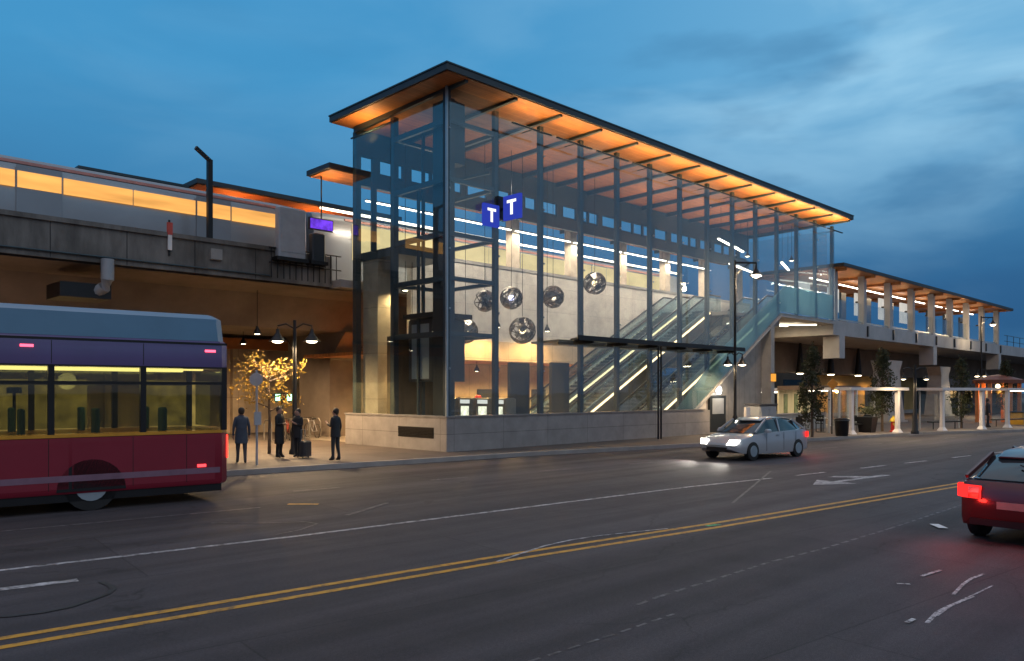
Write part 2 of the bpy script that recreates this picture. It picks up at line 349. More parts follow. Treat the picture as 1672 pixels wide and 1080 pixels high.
def worn(name, c, keep=0.55, scale=9):
    m, t, out = new_mat(name)
    p = t.nodes.new('ShaderNodeBsdfPrincipled'); t.links.new(p.outputs[0], out.inputs[0]); p.inputs['Roughness'].default_value = 0.6
    g = t.nodes.new('ShaderNodeTexCoord'); n = t.nodes.new('ShaderNodeTexNoise'); t.links.new(g.outputs['Object'], n.inputs['Vector']); n.inputs['Scale'].default_value = scale; n.inputs['Detail'].default_value = 8; n.inputs['Roughness'].default_value = .72
    mr = t.nodes.new('ShaderNodeMapRange'); t.links.new(n.outputs[0], mr.inputs[0]); mr.inputs[1].default_value = keep - .12; mr.inputs[2].default_value = keep + .1
    mx = t.nodes.new('ShaderNodeMix'); mx.data_type = 'RGBA'; t.links.new(mr.outputs[0], mx.inputs[0]); mx.inputs[6].default_value = (*c, 1); mx.inputs[7].default_value = (0.046, 0.038, 0.038, 1); t.links.new(mx.outputs[2], p.inputs['Base Color'])
    return m
M['yellow'] = worn('yellow_road_paint', (0.62, 0.29, 0.018), 0.60, 7)
M['wpaint'] = worn('white_road_paint', (0.55, 0.52, 0.53), 0.52, 6)
M['wfaint'] = worn('faint_white_road_paint', (0.20, 0.185, 0.19), 0.47, 8)
M['tar'] = mat('tar_mark', (0.016, 0.015, 0.016), 0.55, 0, 0.2, 4)
M['green'] = worn('green_survey_paint', (0.05, 0.50, 0.22), 0.58, 8)

struct(MB().box(-700, 1300, -700, 1300, -0.30, -0.02).build('ground', M['earth']))
road_poly = [(-260, 26), (-70, 6.6), (-30, 1.9), (-6, -1.0), (2, -1.9), (10, -3.4), (17, -5.0), (27.6, -6.9), (35, -9.8), (60, -15.5), (300, -42), (300, -90), (-260, -30)]
struct(MB().add([(x, y, 0) for x, y in road_poly], [tuple(range(len(road_poly)))]).build('road', M['asphalt']))
kerb_line = [(-260, 25.2), (-70, 5.8), (-30, 1.3), (-14, -0.52), (-6.7, -1.31), (2, -2.2), (10, -3.7), (14, -4.7), (17, -5.45), (27.6, -7.3), (34.8, -10.2), (60, -15.9), (300, -42.5)]
inner = [(x, y + 0.16) for x, y in kerb_line]
struct(MB().prism_xy(inner + [(300, 160), (-260, 160)], -0.02, 0.15).build('pavement', M['pave']))
kb = MB()
for (a, b) in zip(range(len(kerb_line)-1), range(1, len(kerb_line))):
    p, q, r, s = kerb_line[a], kerb_line[b], inner[b], inner[a]
    kb.prism_xy([p, q, (r[0], r[1]-.002), (s[0], s[1]-.002)], -0.02, 0.153)
struct(kb.build('kerb', M['kerb']))
near = [(-260, -2.0), (-30, -24.4), (-16, -26.2), (10, -29), (300, -62)]
struct(MB().prism_xy([(x, y) for x, y in near] + [(300, -200), (-260, -200)], -0.02, 0.15).build('near_pavement', M['pave']))

def ribbon(name, pts, w, m, z=0.004, dash=None):
    mb = MB(); pts = [Vector((x, y, 0)) for x, y in pts]
    segs = []
    if dash:
        on, off = dash
        for a, b in zip(pts, pts[1:]):
            L = (b-a).length; d = (b-a)/L; t = 0
            while t < L: segs.append((a + d*t, a + d*min(L, t+on))); t += on + off
    else:
        # continuous strip with mitred joints
        vs = []
        for i, p in enumerate(pts):
            d = (pts[min(i+1, len(pts)-1)] - pts[max(i-1, 0)]).normalized(); nrm = Vector((-d.y, d.x, 0)) * (w/2)
            vs += [(p.x-nrm.x, p.y-nrm.y, z), (p.x+nrm.x, p.y+nrm.y, z)]
        mb.add(vs, [(2*i, 2*i+2, 2*i+3, 2*i+1) for i in range(len(pts)-1)])
    for a, b in segs:
        d = (b-a).normalized(); nrm = Vector((-d.y, d.x, 0)) * (w/2)
        mb.add([(a.x-nrm.x, a.y-nrm.y, z), (b.x-nrm.x, b.y-nrm.y, z), (b.x+nrm.x, b.y+nrm.y, z), (a.x+nrm.x, a.y+nrm.y, z)], [(0, 1, 2, 3)])
    return struct(mb.build(name, m))
YL = [(-60, -8.9), (-30, -12.18), (-16.8, -13.56), (-10.6, -14.17), (-6.4, -14.75), (0, -15.45), (8.5, -16.42), (30, -18.9), (120, -29)]
ribbon('yellow_centre_line', YL, 0.115, M['yellow'])
ribbon('yellow_centre_line', [(x-.02, y-.31) for x, y in YL], 0.115, M['yellow'])
ribbon('white_lane_line', [(-40, -7.7), (-16.1, -10.21), (-12, -10.72), (-2, -11.45), (1.5, -11.95)], 0.11, M['wpaint'])
ribbon('dashed_lane_line', [(2.6, -12.1), (8.8, -12.85), (60, -18.6)], 0.11, M['wpaint'], dash=(1.5, 2.0))
ribbon('kerb_lane_line', [(-40, -4.3), (-15.2, -6.85), (-11.0, -7.3)], 0.09, M['wfaint'])
ribbon('dashed_kerb_lane_line', [(-9.2, -5.4), (6, -7.1), (60, -13.1)], 0.09, M['wfaint'], dash=(1.2, 2.6))
ribbon('stop_bar', [(-17.4, -11.25), (-16.4, -11.36), (-15.55, -11.50)], 0.17, M['wpaint'])
ribbon('reflective_marker', [(-3.86, -17.86), (-3.52, -17.60)], 0.15, mat('white_reflector', (0.8, 0.8, 0.78), 0.4), 0.02)
ribbon('green_survey_mark', [(-6.50, -14.86), (-6.2, -14.95)], 0.09, M['green'], 0.008)
# turn arrow lying in the middle lane
ar = MB(); ax, ay = 2.0, -13.55
def arow(pts): ar.add([(ax+x*math.cos(-.11)-y*math.sin(-.11), ay+x*math.sin(-.11)+y*math.cos(-.11), .004) for x, y in pts], [tuple(range(len(pts)))])
arow([(-0.1, -0.10), (2.6, -0.10), (2.6, 0.10), (-0.1, 0.10)]); arow([(-0.1, -.55), (-1.2, 0), (-0.1, .55)]); arow([(1.3, .101), (1.9, .101), (1.2, .75), (0.75, .75)])
struct(ar.build('turn_arrow', M['wpaint']))
# crack seal, ring of tar, scuffs
def px_ground(x, y):   # where a pixel of the photo meets the road, used once to lay marks out on the ground
    Y = 1290*2.35/(y-640); X = (x-836)/1290*Y
    dx, dy = X+2.3796, Y-28.9592
    return (dx*.7136+dy*.7006, -dx*.7006+dy*.7136)
ribbon('near_dashed_line', [px_ground(*p) for p in ((860,1082),(985,1042),(1100,1003))], 0.035, M['wfaint'], .004, (.16, .10))
ribbon('near_dashed_line', [px_ground(*p) for p in ((1040,988),(1075,975),(1261,917),(1342,897),(1454,863),(1600,815))], 0.05, M['wfaint'], .004, (.22, .12))
ribbon('pale_crack_seal', [px_ground(*p) for p in ((812,918),(850,905),(890,892),(930,883),(975,876),(1030,870),(1090,864))], 0.05, M['wpaint'], .0085)
ribbon('tar_loop', [px_ground(*p) for p in ((-40,1010),(20,1007),(70,1001),(115,992),(150,980),(175,971),(185,963),(180,957),(165,951))], 0.07, M['tar'], .0085)
ribbon('scuff', [px_ground(*p) for p in ((1196,822),(1225,798),(1258,770))], 0.06, M['wfaint'], .0085)
ribbon('scuff', [px_ground(*p) for p in ((566,842),(600,832),(632,822))], 0.10, M['wfaint'], .0085)
ribbon('scuff', [px_ground(*p) for p in ((345,855),(420,855),(500,853),(518,856),(490,866),(450,874))], 0.04, M['wfaint'], .0085)
M['scrape'] = worn('bright_scrape', (0.72, 0.70, 0.70), 0.50, 16)
for k, pts in enumerate([((1513,1018),(1530,1000),(1550,990),(1565,984)), ((1530,1006),(1560,985),(1600,967),(1620,957)), ((1545,992),(1590,975)), ((1556,972),(1572,955),(1585,946),(1606,938)), ((1464,954),(1486,955)), ((1504,942),(1536,932)), ((1480,1018),(1492,1012))]):
    ribbon('road_scrape', [px_ground(*p) for p in pts], (0.045, .022, .025, .04, .05, .05, .05)[k], M['scrape'], .004 + .0011*k)
ribbon('amber_kerb_reflector', [px_ground(*p) for p in ((470,824),(520,824))], 0.16, M['yellow'], .0085)

# ================================================================== STATION HALL
st = thing('station_building', 'tall glass railway station hall with dark posts under an overhanging timber roof', 'station', (0, 0, 0.15))
U = [0, 2.5] + [2.5 + 2.54*i for i in range(1, 13)]      # post lines along the street
UE = U[-1]
Wd = 6.2
# plinth
pl = MB(); pl.box(-0.18, 17.6, -0.18, 0.25, 0.15, 1.40); pl.box(-0.18, 0.25, 0.25, 6.5, 0.15, 1.40)
pl.box(-0.22, 17.0, -0.22, 0.28, 1.40, 1.455)
pl.box(-0.22, 0.28, 0.28, 6.52, 1.40, 1.455)
plinth = pl.build('plinth', M['plinth'], st)
vg = MB(); vg.box(-0.20, -0.16, 0.55, 2.75, 0.62, 0.68)
for k in range(5): vg.box(-0.215, -0.17, 0.58, 2.72, 0.70+.055*k, 0.725+.055*k)
vg.box(-0.20, -0.16, 0.55, 2.75, 0.97, 1.02); vg.box(-0.185, -0.179, 0.55, 2.75, .62, 1.02)
vg.build('vent_grille', M['dark'], plinth)
# sloped base that closes the stair flank, white lit wedge below it
MB().prism_xz([(15.0, 1.46), (17.55, 1.46), (17.55, 2.15)], 0.02, 0.22).build('stair_base', M['backwall'], st)
MB().box(0.3, 33, 0.3, 13.5, 0.151, 0.17).build('hall_floor', mat('terrazzo', (0.30, 0.27, 0.23), 0.35, 0, .1, 6), st)
# posts
pw = 0.215
for i, u in enumerate(U):
    m = MB()
    zb = 1.455 if u < 16 else (1.46 + (u - 16.3) * 0.602 if u < 25.6 else 7.05)
    if i == 0: m.box(-0.10, 0.10, -0.10, 0.12, 1.455, 13.50)
    else:
        m.box(u-pw/2, u+pw/2, 0.0, 0.17, zb, 13.26)
    m.build('post', M['steel'], st)
MB().box(-0.165, -0.085, -0.165, -0.085, 1.455, 13.62).build('corner_trim', M['steel_light'], st)
for v, z0, z1, w in ((3.41, 1.455, 13.26, .22), (6.08, 0.15, 13.3, .26), (4.85, 8.1, 11.3, .10)):
    MB().box(0.0, 0.24, v-w/2, v+w/2, z0, z1).build('post', M['steel'], st)
# roof
rf = MB().box(-1.05, 33.2, -1.25, 6.35, 13.52, 13.75)
roof = rf.build('roof', M['fascia'], st)
MB().box(-0.98, 33.13, -1.18, 6.30, 13.49, 13.519).build('soffit', M['wood'], roof)
MB().box(-1.08, 33.23, -1.28, 6.38, 13.751, 13.80).build('roof_edge_flashing', M['steel'], roof)
for i, u in enumerate(U):
    q = MB(); 
    q.add([(u-.07,-1.08,13.40),(u+.07,-1.08,13.40),(u+.07,6.05,13.24),(u-.07,6.05,13.24),(u-.07,-1.08,13.49),(u+.07,-1.08,13.49),(u+.07,6.05,13.49),(u-.07,6.05,13.49)], [(0,3,2,1),(4,5,6,7),(0,1,5,4),(1,2,6,5),(2,3,7,6),(3,0,4,7)])
    q.build('roof_beam', M['steel'], roof)
# rear clerestory
MB().box(0.25, UE, 6.06, 6.24, 11.10, 11.68).build('clerestory_beam', M['steel'], st)
MB().box(0.25, UE, 6.06, 6.24, 12.36, 13.46).build('head_beam', M['steel'], st)
for i, u in enumerate(U[:-1]):
    for f in ((0.0, .5), (0.62, .14)) if i % 2 else ((0.0, .14), (0.36, .4)): MB().box(u + 2.5*f[0], u + 2.5*f[0] + f[1], 6.08, 6.2, 11.68, 12.36).build('clerestory_mullion', M['steel'], st)
# rear wall, lower beam
MB().box(2.9, UE, 6.0, 6.3, 4.80, 8.45).build('rear_wall', M['backwall'], st)
MB().box(2.9, UE, 5.7, 6.32, 3.85, 4.795).build('rear_beam', M['tanwall'], st)
MB().box(2.9, UE, 5.95, 6.35, 8.45, 8.60).build('wall_coping', M['concrete'], st)
MB().box(0.32, 1.0, 4.85, 5.92, 0.17, 8.0).build('wall_pier', M['tanwall'], st)
MB().box(0.32, 2.9, 3.45, 4.2, 0.17, 4.6).build('brown_lobby_wall', mat('brown_timber_wall', (0.13, 0.075, 0.03), .6, 0, .3, 2, stretch=(3, 3, .4)), st)
MB().box(0.26, 2.9, 3.3, 6.0, 7.85, 8.2).build('upper_floor_edge', M['steel'], st)
# glass bays, street side
for i in range(len(U)-1):
    a, b = U[i], U[i+1]; top = 13.60 if i == 0 else 13.02
    x0, x1 = a + .012, b - .012
    def und(u): return 1.46 if u <= 16.3 else min(7.0, 1.46 + (u-16.3)*.602)
    ks = sorted({x0, x1} | {k for k in (16.3, 25.5) if x0 < k < x1})
    poly = [(k, und(k)) for k in ks] + [(x1, top), (x0, top)]
    MB().prism_xz(poly, -0.125, -0.108).build('glass_bay', M['glass'], st)
MB().box(-0.14, 2.52, -0.14, -0.10, 13.60, 13.66).build('glass_top_rail', M['steel_light'], st)
# end glass towards the plaza
for (v0, v1, z0, z1) in ((-.08, 3.38, 1.46, 13.38), (3.42, 6.06, 8.05, 13.0), (3.42, 6.06, 1.46, 8.03)):
    MB().box(-0.085, -0.070, v0, v1, z0, z1).build('glass_bay', M['glass_left'], st)
MB().box(-0.12, -0.06, 3.2, 6.2, 13.0, 13.05).build('glass_top_rail', M['steel'], st)
# spider fittings
fit0 = None
for i, u in enumerate(U[:-1]):
    for z in (3.2, 5.4, 7.6, 9.8, 12.0):
        if z > (1.6 if u < 16 else 1.6 + (u-16.3)*.602): 
            if fit0 is None: fit0 = MB().lathe(0, 0, [(0.0, -.045), (.035, -.03), (.035, .03), (0, .045)], 6).build('glass_fitting', M['steel_light'], None); fit0.parent = st; f_ = fit0
            else: f_ = fit0.copy(); C.objects.link(f_)
            f_.location = (u, -.14, z - .15)
# hoistway frame in the corner
hw = MB()
for z in (4.5, 6.55, 8.2, 10.2, 12.35):
    hw.box(0.02, 0.16, 0.12, 3.30, z-.10, z+.10); hw.box(0.12, 2.40, 0.02, 0.14, z-.08, z+.08)
    hw.box(0.16, 2.42, 3.24, 3.38, z-.07, z+.07); hw.box(2.42, 2.56, 0.30, 3.30, z-.07, z+.07)
hw.box(2.42, 2.56, 3.24, 3.40, 0.17, 13.2); hw.box(0.52, 0.62, 1.35, 1.45, 0.17, 13.2); hw.box(0.45, .55, 2.3, 2.4, .17, 10.2)
hw.bar((0.3, 3.2, 10.3), (2.4, .3, 10.9), .1, .1)
hw.build('hoistway_frame', M['steel'], st)
# landing at the top of the stairs, with a raked underside
ld = MB(); ld.prism_xz([(16.3, 1.30), (25.6, 6.90), (UE+.1, 6.90), (UE+.1, 7.05), (25.5, 7.05), (16.3, 1.52)], 0.03, 1.7)
ld.box(22.6, UE, 1.72, 5.96, 6.86, 7.06)
ld.build('landing_slab', M['concrete'], st)
MB().prism_xz([(16.2, 1.20), (25.62, 6.80), (UE+.1, 6.80), (UE+.1, 6.895), (25.6, 6.895), (16.3, 1.295)], -0.13, 0.9).build('underside_trim', M['platform_conc'], st)
# teal glass flank below the stair stringer
MB().prism_xz([(14.75, 1.46), (16.35, 1.46), (25.7, 7.12), (UE-.05, 7.12), (UE-.05, 8.7), (26.2, 8.7), (19.2, 4.75)], -0.02, 0.0).build('flank_glass', M['glass_teal'], st)
MB().box(UE-.02, UE, 0.4, 6.0, 7.1, 13.0).build('glass_bay', M['glass'], st)
# linear lights under the landing
for (a, b) in (((26.6, 1.0), (29.6, 3.0)), ((29.6, 3.0), (32.2, .8)), ((27.2, 4.4), (31.8, 2.6))):
    MB().bar((a[0], a[1], 6.76), (b[0], b[1], 6.76), .16, .06).build('linear_light', emit('landing_light', (1, .86, .62), 7), st)

# ---- escalators and stair
def flight(name, label, cat, u0, v0, v1, z0=0.17, z1=7.07, slope=0.528, stair=False, glassy=True):
    t = thing(name, label, cat, (u0, (v0+v1)/2, z0))
    L = (z1 - z0)/slope; u1 = u0 + L
    tr = MB().prism_xz([(u0-1.2, z0), (u0, z0), (u0+1.6, z0), (u1+1.0, z1-.75), (u1+1.4, z1-.75), (u1+1.4, z1), (u1, z1), (u0-.1, z0+.12), (u0-1.2, z0+.12)], v0, v1)
    tr.build('truss', mat('truss_cladding', (.22, .21, .20), .45, .4, .1, 1.5), t)
    sp = MB(); n = int((z1-z0)/.19)
    for k in range(n):
        zz = z0 + (z1-z0)*(k+1)/n; sp.box(u0 + L*k/n, u0 + L*(k+1)/n + .02, v0+.14, v1-.14, zz-.10, zz+.045)
    sp.build('steps', mat('ribbed_steps', (.10, .10, .105), .4, .6, .2, 8), t)
    for v in (v0+.06, v1-.06):
        MB().prism_xz([(u0-1.0, z0+.13), (u0, z0+.13), (u1, z1+.05), (u1+1.3, z1+.05), (u1+1.3, z1+.95), (u1-.05, z1+.95), (u0-.1, z0+1.02), (u0-1.0, z0+1.02)], v-.012, v+.012).build('balustrade', M['balus'], t)
        h = MB(); pts = [(u0-1.05, v, z0+.25), (u0-1.22, v, z0+.6), (u0-1.05, v, z0+1.04), (u0-.1, v, z0+1.06), (u1-.05, v, z1+1.0), (u1+1.3, v, z1+1.0)]
        h.tube(pts, .05, 6); h.build('handrail', M['dark'], t)
        MB().bar((u0-.1, v, z0+.20), (u1-.05, v, z1+.12), .09, .16).build('skirting', M['steel_light'], t)
    sl = MB(); vv = (v0+v1)/2
    sl.bar((u0, v0-.03, z0+.02), (u1, v0-.03, z1-.08), .03, .10)
    sl.build('strip_light', emit('escalator_strip', (1, .78, .42), 3.4), t)
    return t
flight('escalator', 'escalator nearest the rear wall of the glass hall', 'escalator', 8.6, 4.45, 5.55)
flight('escalator', 'middle escalator beside the stair in the glass hall', 'escalator', 9.3, 2.75, 3.85)
flight('staircase', 'broad stair rising just behind the street glass of the hall', 'staircase', 12.2, 0.55, 2.2)

# ---- elevator
el = thing('elevator', 'dark steel lift standing in the glass corner tower of the hall', 'lift', (1.2, 1.6, 0.17))
MB().bev(0.55, 2.2, 1.5, 3.1, 2.75, 5.2, .05).build('cab', M['darkpanel'], el)
MB().box(0.545, .548, 1.75, 2.85, 2.85, 5.0).build('cab_door', M['steel_light'], el)
MB().box(0.25, .50, .16, 1.15, 0.17, 13.25).build('guide_column', M['darkpanel'], el)
MB().box(0.51, 1.05, .22, 1.2, 10.9, 13.20).build('machine_box', mat('blue_black_panel', (.022, .04, .052), .4, .2, .1, 1), el)
for v in (1.3, 3.15): MB().box(1.3, 1.42, v-.05, v+.05, .17, 12.9).build('guide_rail', M['steel'], el)
MB().box(0.3, 2.3, 1.2, 3.1, 5.22, 5.4).build('cab_roof', M['dark'], el)
MB().box(.50, 2.2, 1.45, 1.49, 4.6, 4.67).build('cab_light', emit('cab_light', (1, .85, .45), 5), el)

# ---- hanging wire globes
def globe(loc, r, label, lit):
    t = thing('wire_globe', label, 'hanging sculpture', loc, group='wire globes hanging in the hall')
    m = MB(); rng = random.Random(int(loc[0]*100))
    for k in range(11):
        ax = Vector((rng.uniform(-1,1), rng.uniform(-1,1), rng.uniform(-1,1))).normalized(); a = ax.orthogonal().normalized(); b = ax.cross(a)
        pts = [tuple(Vector(loc) + (a*math.cos(2*PI*i/20) + b*math.sin(2*PI*i/20))*r) for i in range(21)]
        m.tube(pts, .022, 4, caps=False)
    m.build('wire_frame', mat('bronze_wire', (.10, .085, .07), .4, .7, .3, 4), t)
    pc = MB()
    for k in range(34):
        d = Vector((rng.gauss(0,1), rng.gauss(0,1), rng.gauss(0,1))).normalized(); p = Vector(loc) + d*r*.96; a = d.orthogonal().normalized()*.15; b = d.cross(a).normalized()*.11
        pc.add([tuple(p-a-b), tuple(p+a-b), tuple(p+a+b), tuple(p-a+b), tuple(p-a-b+d*.012), tuple(p+a-b+d*.012), tuple(p+a+b+d*.012), tuple(p-a+b+d*.012)], [(0,3,2,1),(4,5,6,7),(0,1,5,4),(1,2,6,5),(2,3,7,6),(3,0,4,7)])
    pc.build('metal_plates', mat('tarnished_plates', (.22, .20, .18), .3, .8, .5, 6), t)
    MB().sphere(loc, r*.26, 10, 7).build('lamp', lit, t)
    MB().tube([(loc[0], loc[1], loc[2]+r*.9), (loc[0], loc[1], 11.15 if loc[1] > 6 else 13.2)], .012, 5).build('cable', M['dark'], t)
    return t
gw = emit('globe_lamp', (1, .75, .42), 4); gc = emit('cool_globe_lamp', (.72, .70, 1.0), 5)
globe((6.24, 3.0, 6.56), .50, 'wire globe with a cool white lamp hanging in the hall', gc)
globe((6.94, 3.0, 5.14), .60, 'lowest wire globe of the cluster hanging in the hall', gw)
globe((9.0, 3.0, 6.84), .52, 'wire globe half hidden by the fourth street post of the hall', gw)
globe((12.08, 3.0, 7.78), .56, 'highest wire globe, hanging nearest the escalators', gw)
globe((4.62, 3.0, 6.30), .46, 'wire globe left of the cool white one, behind the lift tower post', gw)
globe((4.55, 4.2, 5.05), .55, 'wire globe hanging low behind the lift tower', gw)

# ---- T signs on the second post
M['blue'] = emit('blue_sign_face', (0.028, 0.050, 0.42), 1.0); M['signwhite'] = emit('white_sign_letter', (1, 1, 1), 1.25)
def tsign(p, d, label, w, h):
    """p: post-side centre, d: unit direction away from the post"""
    t = thing('station_sign', label, 'sign', p, group='blue T signs on the hall post')
    d = Vector(d); n = Vector((-d.y, d.x, 0)); c = Vector(p)
    def slab(a0, a1, z0, z1, t0, t1):
        r = lambda tt: [tuple(c + d*a + n*tt + Vector((0, 0, z))) for a, z in ((a0,z0),(a1,z0),(a1,z1),(a0,z1))]
        return MB().loft([r(t0), r(t1)])
    slab(.12, .12+w, -h/2, h/2, -.06, .06).build('sign_panel', M['blue'], t)
    m0 = .12 + w/2
    for sgn in (1, -1):
        a = slab(m0-w*.27, m0+w*.27, h*.19, h*.31, sgn*.061, sgn*.068); b = slab(m0-w*.07, m0+w*.08, -h*.31, h*.19, sgn*.061, sgn*.068)
        a.add(b.v, b.f); a.build('letter_t', M['signwhite'], t)
    slab(-.02, .14, -.05, .05, -.03, .03).build('bracket', M['dark'], t)
s2 = math.sqrt(.5)
tsign((2.42, -0.30, 9.06), (-1, 0, 0), 'smaller blue sign with white T left of the post', .80, .84)
tsign((2.56, -0.24, 9.40), (0, -1, 0), 'larger blue sign with white T right of the post', .92, .92)
MB_ = MB().box(2.36, 2.64, -.24, -.02, 9.0, 9.9); tag(MB_.build('sign_mount', M['dark']), 'dark square mount between the two blue T signs', 'bracket')

# ---- glass canopy on poles outside the street front
cn = thing('entrance_canopy', 'thin dark canopy on twin poles in front of the hall glass', 'canopy', (12.5, -.7, .15))
MB().prism_xy([(5.95, -1.23), (19.2, -1.23), (18.6, -.2), (6.6, -.2)], 4.52, 4.60).build('canopy_sheet', mat('dark_canopy_sheet', (.035, .035, .025), .35, .3, .3, 2), cn)
MB().prism_xy([(6.6, .45), (18.4, .45), (17.0, 2.5), (7.0, 2.5)], 4.50, 4.60).build('inner_sheet', M['darkpanel'], cn)
MB().box(6.6, 18.4, .46, .54, 4.40, 4.499).build('inner_beam', M['dark'], cn)
MB().box(5.9, 19.25, -1.29, -1.231, 4.46, 4.66).build('edge_beam', M['dark'], cn)
for k in range(6): MB().bar((6.9+2.3*k, -1.2, 4.44), (6.9+2.3*k, -.13, 4.44), .10, .14).build('bracket_arm', M['dark'], cn)
for u in (11.9, 12.12): MB().tube([(u, -.95, .15), (u, -.95, 4.46)], .045, 8).build('pole', M['dark'], cn)

# ---- dark panels, ticket machines and fare gates on the ground floor
def slab_panel(u, v, w, h, label):
    t = thing('information_panel', label, 'panel', (u, v, .17), group='dark upright panels behind the plinth')
    MB().bev(u-w/2, u+w/2, v-.1, v+.1, .17, h, .03).build('panel', M['darkpanel'], t); MB().box(u-w/2-.06, u+w/2+.06, v-.14, v+.14, .17, .3).build('base', M['dark'], t)
slab_panel(4.45, .75, 1.15, 3.55, 'tall dark upright panel left of the red tipped post'); slab_panel(6.95, .75, 1.15, 3.62, 'tall dark upright panel nearer the escalators')
tm_m = mat('ticket_machine_body', (.20, .19, .16), .4, .3, .1, 3)
def machine(u, v, label):
    t = thing('ticket_machine', label, 'ticket machine', (u, v, .17), group='ticket machines in the ground floor lobby')
    MB().bev(u-.3, u+.3, v-.45, v+.45, .17, 2.1, .05).build('cabinet', tm_m, t)
    MB().box(u-.31, u-.302, v-.25, v+.25, 1.25, 1.75).build('screen', emit('machine_screen', (.85, .85, .62), 1.6, .4, 8), t)
    MB().box(u-.312, u-.302, v-.3, v+.3, 1.86, 2.02).build('header', emit('machine_header', (.9, .9, .8), 1.0), t)
for k, v in enumerate((3.9, 2.8, 1.7, .75)): machine(3.6, v, ['ticket machine furthest from the street in the lobby row', 'second ticket machine from the rear of the lobby row', 'third ticket machine from the rear of the lobby row', 'ticket machine closest to the street glass'][k])
rp = thing('alarm_post', 'slim red topped post in the ground floor lobby', 'post', (5.5, 4.4, .17))
MB().tube([(5.5, 4.4, .17), (5.5, 4.4, 1.9)], .05).build('pole', M['grey'], rp); MB().sphere((5.5, 4.4, 2.05), .17, 10, 7).build('red_head', mat('red_plastic', (.6, .02, .01), .4), rp)

# ground-floor wall behind the opening
lw_ = thing('lobby_rear_wall', 'warm lit tan wall at the back of the ground floor lobby', 'wall', (15, 12.6, .15))
MB().box(5.6, 26.0, 12.4, 12.7, .15, 5.0).build('wall', M['tanwall'], lw_)
MB().box(1.2, 26, 6.4, 12.4, 4.0, 4.15).build('ceiling', M['wood'], lw_)
for k in range(4): MB().box(8+4.6*k, 9.3+4.6*k, 12.36, 12.398, .15, 2.5).build('door', M['darkpanel'], lw_)

# ---- luminaires
def lum(u0, u1, v, z, label, m=None):
    t = thing('linear_luminaire', label, 'light', ((u0+u1)/2, v, z), group='linear lights over the platform edge')
    MB().box(u0, u1, v-.05, v+.05, z, z+.06).build('housing', M['steel_light'], t); MB().box(u0+.02, u1-.02, v-.045, v+.045, z-.045, z-.001).build('tube', m or M['tube'], t)
    for u in (u0+.4, u1-.4): MB().tube([(u, v, z+.06), (u, v, 11.2)], .012, 4).build('hanger', M['dark'], t)
names = ['end', 'second', 'third', 'fourth', 'fifth', 'sixth']
for k in range(6): lum(1.0 + 4.6*k, 5.3 + 4.6*k, 6.75, 10.70, f'{["first","second","third","fourth","fifth","sixth"][k]} linear light from the lift end of the platform row')
for k, (a, b, v, z) in enumerate(((22.4, 27.4, 2.2, 11.3), (25.4, 31.6, 3.2, 10.3), (29.0, 32.4, 1.6, 10.6))):
    t = thing('linear_luminaire', ['upper white linear light above the stair head', 'longest linear light over the landing', 'short linear light near the far end of the hall'][k], 'light', ((a+b)/2, v, z), group='linear lights over the landing')
    MB().bar((a, v, z), (b, v+1.2, z), .10, .06).build('tube', M['tube'], t); MB().bar((a, v, z+.065), (b, v+1.2, z+.065), .12, .06).build('housing', M['steel_light'], t)
    for f in (.1, .9): MB().tube([(a+(b-a)*f, v+1.2*f, z+.09), (a+(b-a)*f, v+1.2*f, 13.3)], .012, 4).build('hanger', M['dark'], t)
# added fill lamps for the soffits and rear wall, plus the tubes' light
for i, u in enumerate(U[1:-1]):
    um = u + 1.27 if u < UE - .1 else u - 1.27
    MB().box(um-1.1, um+1.1, -.73, -.65, 12.66, 12.71).build('added_uplight', M['steel'], st); MB().bar((um, -.66, 12.66), (um, -.126, 12.66), .03, .03).build('added_uplight_bracket', M['steel'], st)  # slim bar and arm made up to carry the soffit fill
    add_light('soffit_fill_light', 'AREA', (um, -.69, 12.73), 38 + 44*min(1, (i/9)**1.3), (1.0, .64, .28), rot=(PI, 0, 0), sx=2.1, sy=.08)  # added to brighten the overhanging timber soffit
for i in range(6):
    add_light('hall_soffit_fill', 'SPOT', (2.5+5.1*i, 3.4, 10.9), 150 + 62*i, (1.0, .70, .46), .06, (PI, 0, 0), rad(160), .9)  # spots without fixtures, added to light the timber inside
for i in range(6):
    add_light('platform_light', 'AREA', (3.2+4.6*i, 6.75, 10.62), 260, SOFTW, sx=4.2, sy=.09)
add_light('gable_fill_light', 'SPOT', (-.35, 4.6, 12.4), 220, (1.0, .60, .22), .06, (PI, 0, 0), rad(150), .9)  # added fill for the soffit at the plaza end, no fixture
for i in range(5): add_light('rear_wall_fill', 'SPOT', (6+5*i, 2.6, 12.0), 2150, (1.0, .84, .64), .06, (rad(28), 0, 0), rad(85), .9)  # fill spots without fixtures, added to brighten the rear wall
def pendant(loc, power, color, label, top, shade=True, r=.17):
    """added fill lamp, with a small bell shade made up to carry it"""
    t = thing('fill_pendant', label, 'light', loc, group='small warm lamps added in and under the station')
    x, y, z = loc
    L = MB().lathe(x, y, [(.04, z+.34), (.06, z+.24), (r*.7, z+.16), (r, z), (r*.93, z+.005), (r*.5, z+.12)], 12).build('shade', M['dark'], t, True)
    MB().lathe(x, y, [(.0, z-.01), (r*.6, z+.0), (r*.8, z+.03), (.0, z+.05)], 10).build('lens', M['lens'], L)
    MB().tube([(x, y, z+.33), (x, y, top)], .014, 5).build('stem', M['dark'], t)
    add_light('fill_pendant_light', 'SPOT', (x, y, z-.05), power*1.6, color, .05, (0, 0, 0), rad(168), .6)  # fill light that the added shade carries
ordn = ['first', 'second', 'third', 'fourth', 'fifth', 'sixth']
